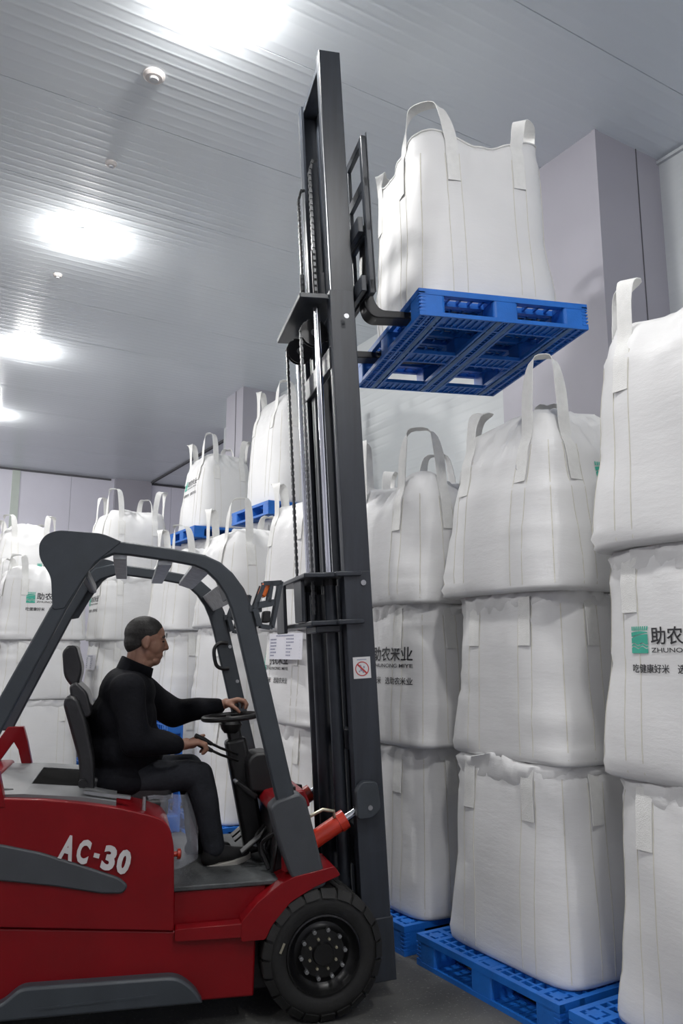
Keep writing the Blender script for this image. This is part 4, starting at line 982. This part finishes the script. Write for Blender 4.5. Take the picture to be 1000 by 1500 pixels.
# ------------------------------------------------------------------ the driver
def capsule(mb, p, q, r0, r1, n=16):
    p, q = Vector(p), Vector(q); d = q - p; L = d.length
    if L < 1e-5: d = Vector((0, 0, 1)); L = 1e-5
    d.normalize(); ref = Vector((0, 1, 0)) if abs(d.y) < .9 else Vector((1, 0, 0))
    a = d.cross(ref).normalized(); b = a.cross(d).normalized(); vs = []; rows = []
    for k in range(1, 6): t = -pi / 2 + k * pi / 12; rows.append((p + d * r0 * sin(t), r0 * cos(t)))
    rows.append((p, r0)); rows.append((q, r1))
    for k in range(1, 6): t = k * pi / 12; rows.append((q + d * r1 * sin(t), r1 * cos(t)))
    vs = [tuple(p - d * r0)]
    for c, r in rows:
        for k in range(n): t = 2 * pi * k / n; vs.append(tuple(c + a * r * cos(t) + b * r * sin(t)))
    vs.append(tuple(q + d * r1)); fs = []
    for k in range(n): fs.append((0, 1 + (k + 1) % n, 1 + k))
    for i in range(len(rows) - 1):
        for k in range(n): o = 1 + i * n; fs.append((o + k, o + (k + 1) % n, o + n + (k + 1) % n, o + n + k))
    o = 1 + (len(rows) - 1) * n; e = len(vs) - 1
    for k in range(n): fs.append((o + k, o + (k + 1) % n, e))
    mb.add(vs, fs)
def ellipsoid(mb, c, r, ry=0.0, n=20):
    """ry: pitch (rotation about y)"""
    vs = [];fs = []; m = 12; cc, ss = cos(ry), sin(ry)
    def T(x, y, z): x, y, z = x * r[0], y * r[1], z * r[2]; return (c[0] + x * cc + z * ss, c[1] + y, c[2] - x * ss + z * cc)
    vs.append(T(0, 0, -1))
    for i in range(1, m):
        t = -pi / 2 + pi * i / m
        for k in range(n): p = 2 * pi * k / n; vs.append(T(cos(t) * cos(p), cos(t) * sin(p), sin(t)))
    vs.append(T(0, 0, 1)); e = len(vs) - 1
    for k in range(n): fs.append((0, 1 + (k + 1) % n, 1 + k))
    for i in range(m - 2):
        for k in range(n): o = 1 + i * n; fs.append((o + k, o + (k + 1) % n, o + n + (k + 1) % n, o + n + k))
    o = 1 + (m - 2) * n
    for k in range(n): fs.append((o + k, o + (k + 1) % n, e))
    mb.add(vs, fs)
def chain_caps(mb, pts, rs, n=16):
    for i in range(len(pts) - 1): capsule(mb, pts[i], pts[i + 1], rs[i], rs[i + 1], n)
def remesh(mb, name, m, parent, voxel, smooth=4, disp=None, label=None):
    me = mb.mesh(name + '_raw'); o = bpy.data.objects.new('tmp_raw', me); COL.objects.link(o)
    r = o.modifiers.new('r', 'REMESH'); r.mode = 'VOXEL'; r.voxel_size = voxel
    s = o.modifiers.new('s', 'SMOOTH'); s.iterations = smooth; s.factor = .5
    dg = bpy.context.evaluated_depsgraph_get(); dg.update()
    out = bpy.data.meshes.new_from_object(o.evaluated_get(dg)); out.name = name
    bpy.data.objects.remove(o); bpy.data.meshes.remove(me)
    if disp:
        for v in out.vertices:
            d = disp(v.co)
            if d: v.co += v.normal * d
    out.materials.clear(); out.materials.append(M[m]); out.shade_smooth()
    q = link(bpy.data.objects.new(name, out), parent)
    if label: q['label'] = label
    return q
PB = (-.90, .56, .985)                       # seat point, forklift space
ps = empty('person', fworld(*PB), (0, 0, FR))
tag(ps, 'man in black jacket and dark jeans driving the forklift, hand on lever', 'person')
def pm(): return MB(off=PB)
def P3(x, y, z): return (x, y, z)
HC = Vector((-.808, .56, 1.652))             # head centre
def H(x, y, z):                              # head space -> forklift space (slight forward nod)
    a = .10; return (HC.x + x * cos(a) + z * sin(a), HC.y + y, HC.z - x * sin(a) + z * cos(a))
# body ---------------------------------------------------------------
b = pm()
ellipsoid(b, H(-.012, 0, .030), (.099, .078, .090))            # cranium
ellipsoid(b, H(.026, 0, -.010), (.066, .068, .084))            # face
ellipsoid(b, H(.052, 0, -.062), (.038, .044, .034))            # muzzle
ellipsoid(b, H(.044, 0, -.092), (.038, .042, .028))            # chin
ellipsoid(b, H(.006, 0, -.060), (.062, .062, .058))            # jaw and jowls
ellipsoid(b, H(.008, 0, -.105), (.048, .052, .032))            # under the chin
for s in (-1, 1):
    ellipsoid(b, H(.044, s * .034, -.024), (.032, .028, .034))   # cheek
    ellipsoid(b, H(-.004, s * .077, -.004), (.021, .010, .034), .15)  # ear
    ellipsoid(b, H(.000, s * .080, -.027), (.011, .008, .014))   # lobe
    capsule(b, H(.074, s * .014, .030), H(.064, s * .046, .026), .011, .009, 10)  # brow ridge
capsule(b, H(.084, 0, .018), H(.101, 0, -.022), .0100, .0140, 10)   # nose bridge to tip
for s in (-1, 1): ellipsoid(b, H(.090, s * .013, -.028), (.011, .010, .010))
capsule(b, H(.080, -.018, -.056), H(.080, .018, -.056), .0090, .0090, 10)   # upper lip
capsule(b, H(.077, -.015, -.073), H(.077, .015, -.073), .0095, .0095, 10)   # lower lip
chain_caps(b, [H(-.025, 0, -.05), (-.850, .56, 1.50), (-.875, .56, 1.42)], [.064, .064, .064])
# torso, arms, legs inside the clothes
chain_caps(b, [(-.88, .56, 1.40), (-.92, .56, 1.20), (-.92, .56, 1.00)], [.08, .09, .09])
near_arm = [(-.895, .385, 1.415), (-.845, .335, 1.185), (-.635, .36, 1.155)]
far_arm = [(-.85, .735, 1.415), (-.645, .785, 1.275), (-.400, .735, 1.312)]
near_leg = [(-.90, .475, .985), (-.53, .435, 1.005), (-.455, .42, .665)]
far_leg = [(-.90, .645, .985), (-.56, .675, 1.005), (-.51, .675, .655)]
for a in (near_arm, far_arm): chain_caps(b, [(-.88, .56, 1.39)] + a, [.05, .04, .036, .026])
for a in (near_leg, far_leg): chain_caps(b, [(-.91, .56, 1.0)] + a, [.09, .07, .05, .036])
# near hand closed on the lever grip: back of hand up, fingers folding over and down
chain_caps(b, [(-.640, .36, 1.155), (-.605, .368, 1.160)], [.027, .028])
ky = [.345, .366, .387, .407]
for i, y in enumerate(ky):
    k = (-.556 + (.004, .008, .006, .0)[i], y, 1.164 + (.0, .004, .004, .0)[i])
    capsule(b, (-.605, .355 + i * .011, 1.158), k, .0165, .0125, 12)              # palm ray
    l = (.92, 1.05, 1.0, .9)[i]; nm = y + .004
    chain_caps(b, [k, (k[0] + .034 * l, nm, k[2] - .012), (k[0] + .042 * l, nm + .004, k[2] - .038 * l), (k[0] + .026 * l, nm + .008, k[2] - .056 * l)], [.0115, .0100, .0093, .0080], 12)
ellipsoid(b, (-.585, .383, 1.150), (.034, .032, .016))
chain_caps(b, [(-.605, .395, 1.158), (-.570, .424, 1.172), (-.540, .432, 1.184), (-.517, .432, 1.190)], [.015, .0125, .0105, .009], 12)   # thumb along the grip
# far hand resting over the spinner knob
chain_caps(b, [(-.405, .735, 1.312), (-.375, .730, 1.326)], [.026, .027])
for i in range(4):
    y = .670 + i * .0205; k = (-.318 + (.0, .004, .002, -.006)[i], y, 1.346 + (.0, .003, .002, -.002)[i])
    capsule(b, (-.372, .712 + i * .011, 1.328), k, .0160, .0120, 12); l = (.95, 1.05, 1.0, .85)[i]
    chain_caps(b, [k, (k[0] + .032 * l, y - .003, k[2] - .006), (k[0] + .046 * l, y - .006, k[2] - .026 * l), (k[0] + .040 * l, y - .008, k[2] - .046 * l)], [.0110, .0098, .0090, .0080], 12)
ellipsoid(b, (-.345, .708, 1.330), (.034, .036, .015))
chain_caps(b, [(-.370, .695, 1.322), (-.345, .668, 1.312), (-.325, .655, 1.298), (-.312, .652, 1.284)], [.014, .0118, .0102, .009], 12)
body = remesh(b, 'body', 'skin', ps, .0046, 4)
# hair: close-cropped cap over crown, back and temples
hb = pm()
ellipsoid(hb, H(-.020, 0, .040), (.1005, .0825, .0895))
ellipsoid(hb, H(-.045, 0, -.005), (.071, .074, .075))
hair = remesh(hb, 'hair', 'hair', ps, .0042, 4, None)
# taper the cap into the head along the hairline (forehead, temples, around the ears, nape)
hc = Vector((HC.x - PB[0] - .01, HC.y - PB[1], HC.z - PB[2] + .01))
for v in hair.data.vertices:
    p = v.co + Vector(PB) - HC; a = .10
    x = p.x * cos(a) - p.z * sin(a); z = p.x * sin(a) + p.z * cos(a); ay = abs(p.y)
    front = np.interp(z, [-.10, -.055, -.030, .0, .028, .045, .07, .10], [-.080, -.062, -.034, -.018, .018, .050, .060, .062])   # furthest forward the hair reaches on the side
    front = front + (.022 if z > .05 else 0) * max(0, 1 - ay / .045)
    g = min(front - x, z + .072)
    s_ = max(0.0, min(1.0, (.006 - g) / .018)); s_ = s_ * s_ * (3 - 2 * s_)
    v.co = hc + (v.co - hc) * (1 - .13 * s_)
for s in (-1, 1):
    e = pm(); ellipsoid(e, H(.0780, s * .030, .008), (.010, .014, .0050)); e.build('eye', 'eye', ps, smooth=60)
    e = pm(); e.tube([H(.084, s * .012, .030), H(.084, s * .030, .036), H(.074, s * .050, .029)], [.0035, .005, .003], 8); e.build('eyebrow', 'hair', ps, smooth=60)
e = pm(); e.tube([H(.0840, -.020, -.064), H(.0875, 0, -.064), H(.0840, .020, -.064)], [.002, .0035, .002], 8); e.build('mouth', 'lip', ps, smooth=60)
# jacket ---------------------------------------------------------------
j = pm()
ellipsoid(j, (-.895, .56, 1.395), (.142, .205, .130), .22)      # chest and shoulders
ellipsoid(j, (-.905, .56, 1.270), (.168, .205, .170), .05)
ellipsoid(j, (-.885, .56, 1.130), (.190, .210, .165))           # belly
ellipsoid(j, (-.905, .56, .985), (.185, .216, .108))           # hem
capsule(j, (-.99, .56, 1.30), (-1.0, .56, 1.05), .075, .08)
chain_caps(j, [(-.862, .56, 1.515), (-.885, .56, 1.44)], [.072, .115])   # collar base
for arm, sh in ((near_arm, -1), (far_arm, 1)):
    ellipsoid(j, (arm[0][0] + .0, arm[0][1] + .012 * -sh, arm[0][2] + .0), (.085, .075, .085))
    w_ = Vector(arm[2]); el = Vector(arm[1]); cuff = el.lerp(w_, .90)
    chain_caps(j, [arm[0], tuple(Vector(arm[0]).lerp(el, .5)), arm[1], tuple(el.lerp(w_, .5)), tuple(cuff)], [.086, .080, .074, .062, .047])
rg = random.Random(3); nz = [(Vector((rg.uniform(-1, 1), rg.uniform(-1, 1), rg.uniform(-1, 1))).normalized() * rg.uniform(25, 60), rg.uniform(0, 6), rg.uniform(.5, 1)) for _ in range(7)]
folds = lambda c: .0022 * sum(a * sin(k.dot(c) + p) for k, p, a in nz)
jk = remesh(j, 'jacket', 'jacket', ps, .011, 5, folds, 'black wool jacket')
cl = pm(); n = 22; vs = []; fs = []
for i in range(n):
    t = 2 * pi * i / n
    for r, z in ((.068, 1.548), (.076, 1.548), (.084, 1.485), (.075, 1.48)):
        vs.append((-.852 + r * cos(t) * 1.05 - (1.54 - z) * .3, .56 + r * sin(t), z - .032 * cos(t)))
for i in range(n):
    for k in range(4): fs.append((i * 4 + k, ((i + 1) % n) * 4 + k, ((i + 1) % n) * 4 + (k + 1) % 4, i * 4 + (k + 1) % 4))
cl.add(vs, fs); cl.build('collar', 'jacket', jk, smooth=70)
# trousers -------------------------------------------------------------
q = pm()
ellipsoid(q, (-.92, .56, .995), (.135, .185, .095))
for lg in (near_leg, far_leg):
    hip, kn_, an = (Vector(p) for p in lg)
    chain_caps(q, [tuple(hip), tuple(hip.lerp(kn_, .5)), tuple(kn_), tuple(kn_.lerp(an, .4)), tuple(an)], [.092, .084, .068, .066, .054])
remesh(q, 'trousers', 'trousers', ps, .011, 4, folds, 'dark charcoal jeans')
# shoes ------------------------------------------------------------------
for lg, tw in ((near_leg, .16), (far_leg, .04)):
    an = Vector(lg[2]); s = pm(); f = lambda x, z: (an.x + x * cos(tw) - z * sin(tw), an.y, an.z + x * sin(tw) + z * cos(tw))
    chain_caps(s, [f(0, 0), f(-.015, -.035)], [.048, .046]); ellipsoid(s, f(-.02, -.048), (.050, .038, .036), -tw)
    chain_caps(s, [f(0, -.025), f(.08, -.050), f(.145, -.058)], [.044, .036, .026])
    so = remesh(s, 'shoe', 'shoe', ps, .008, 3)
    m = pm(); pr = []
    for t in np.linspace(0, 2 * pi, 28, endpoint=False):
        xx = .052 + .122 * cos(t); wdt = .040 - .006 * cos(t * 1.0) ; pr.append((xx, wdt * (abs(sin(t)) ** .8) * (1 if sin(t) >= 0 else -1)))
    nn = len(pr); vs = []
    for z in (-.100, -.074):
        for xx, yy in pr: X = f(xx, z + .012 * max(0, (xx - .1) / .07) ** 2); vs.append((X[0], an.y + yy, X[2]))
    m.add(vs, [tuple(range(nn)), tuple(range(2 * nn - 1, nn - 1, -1))] + [(i, (i + 1) % nn, nn + (i + 1) % nn, nn + i) for i in range(nn)])
    m.build('sole', 'sole', so, smooth=40, bevel=.004)
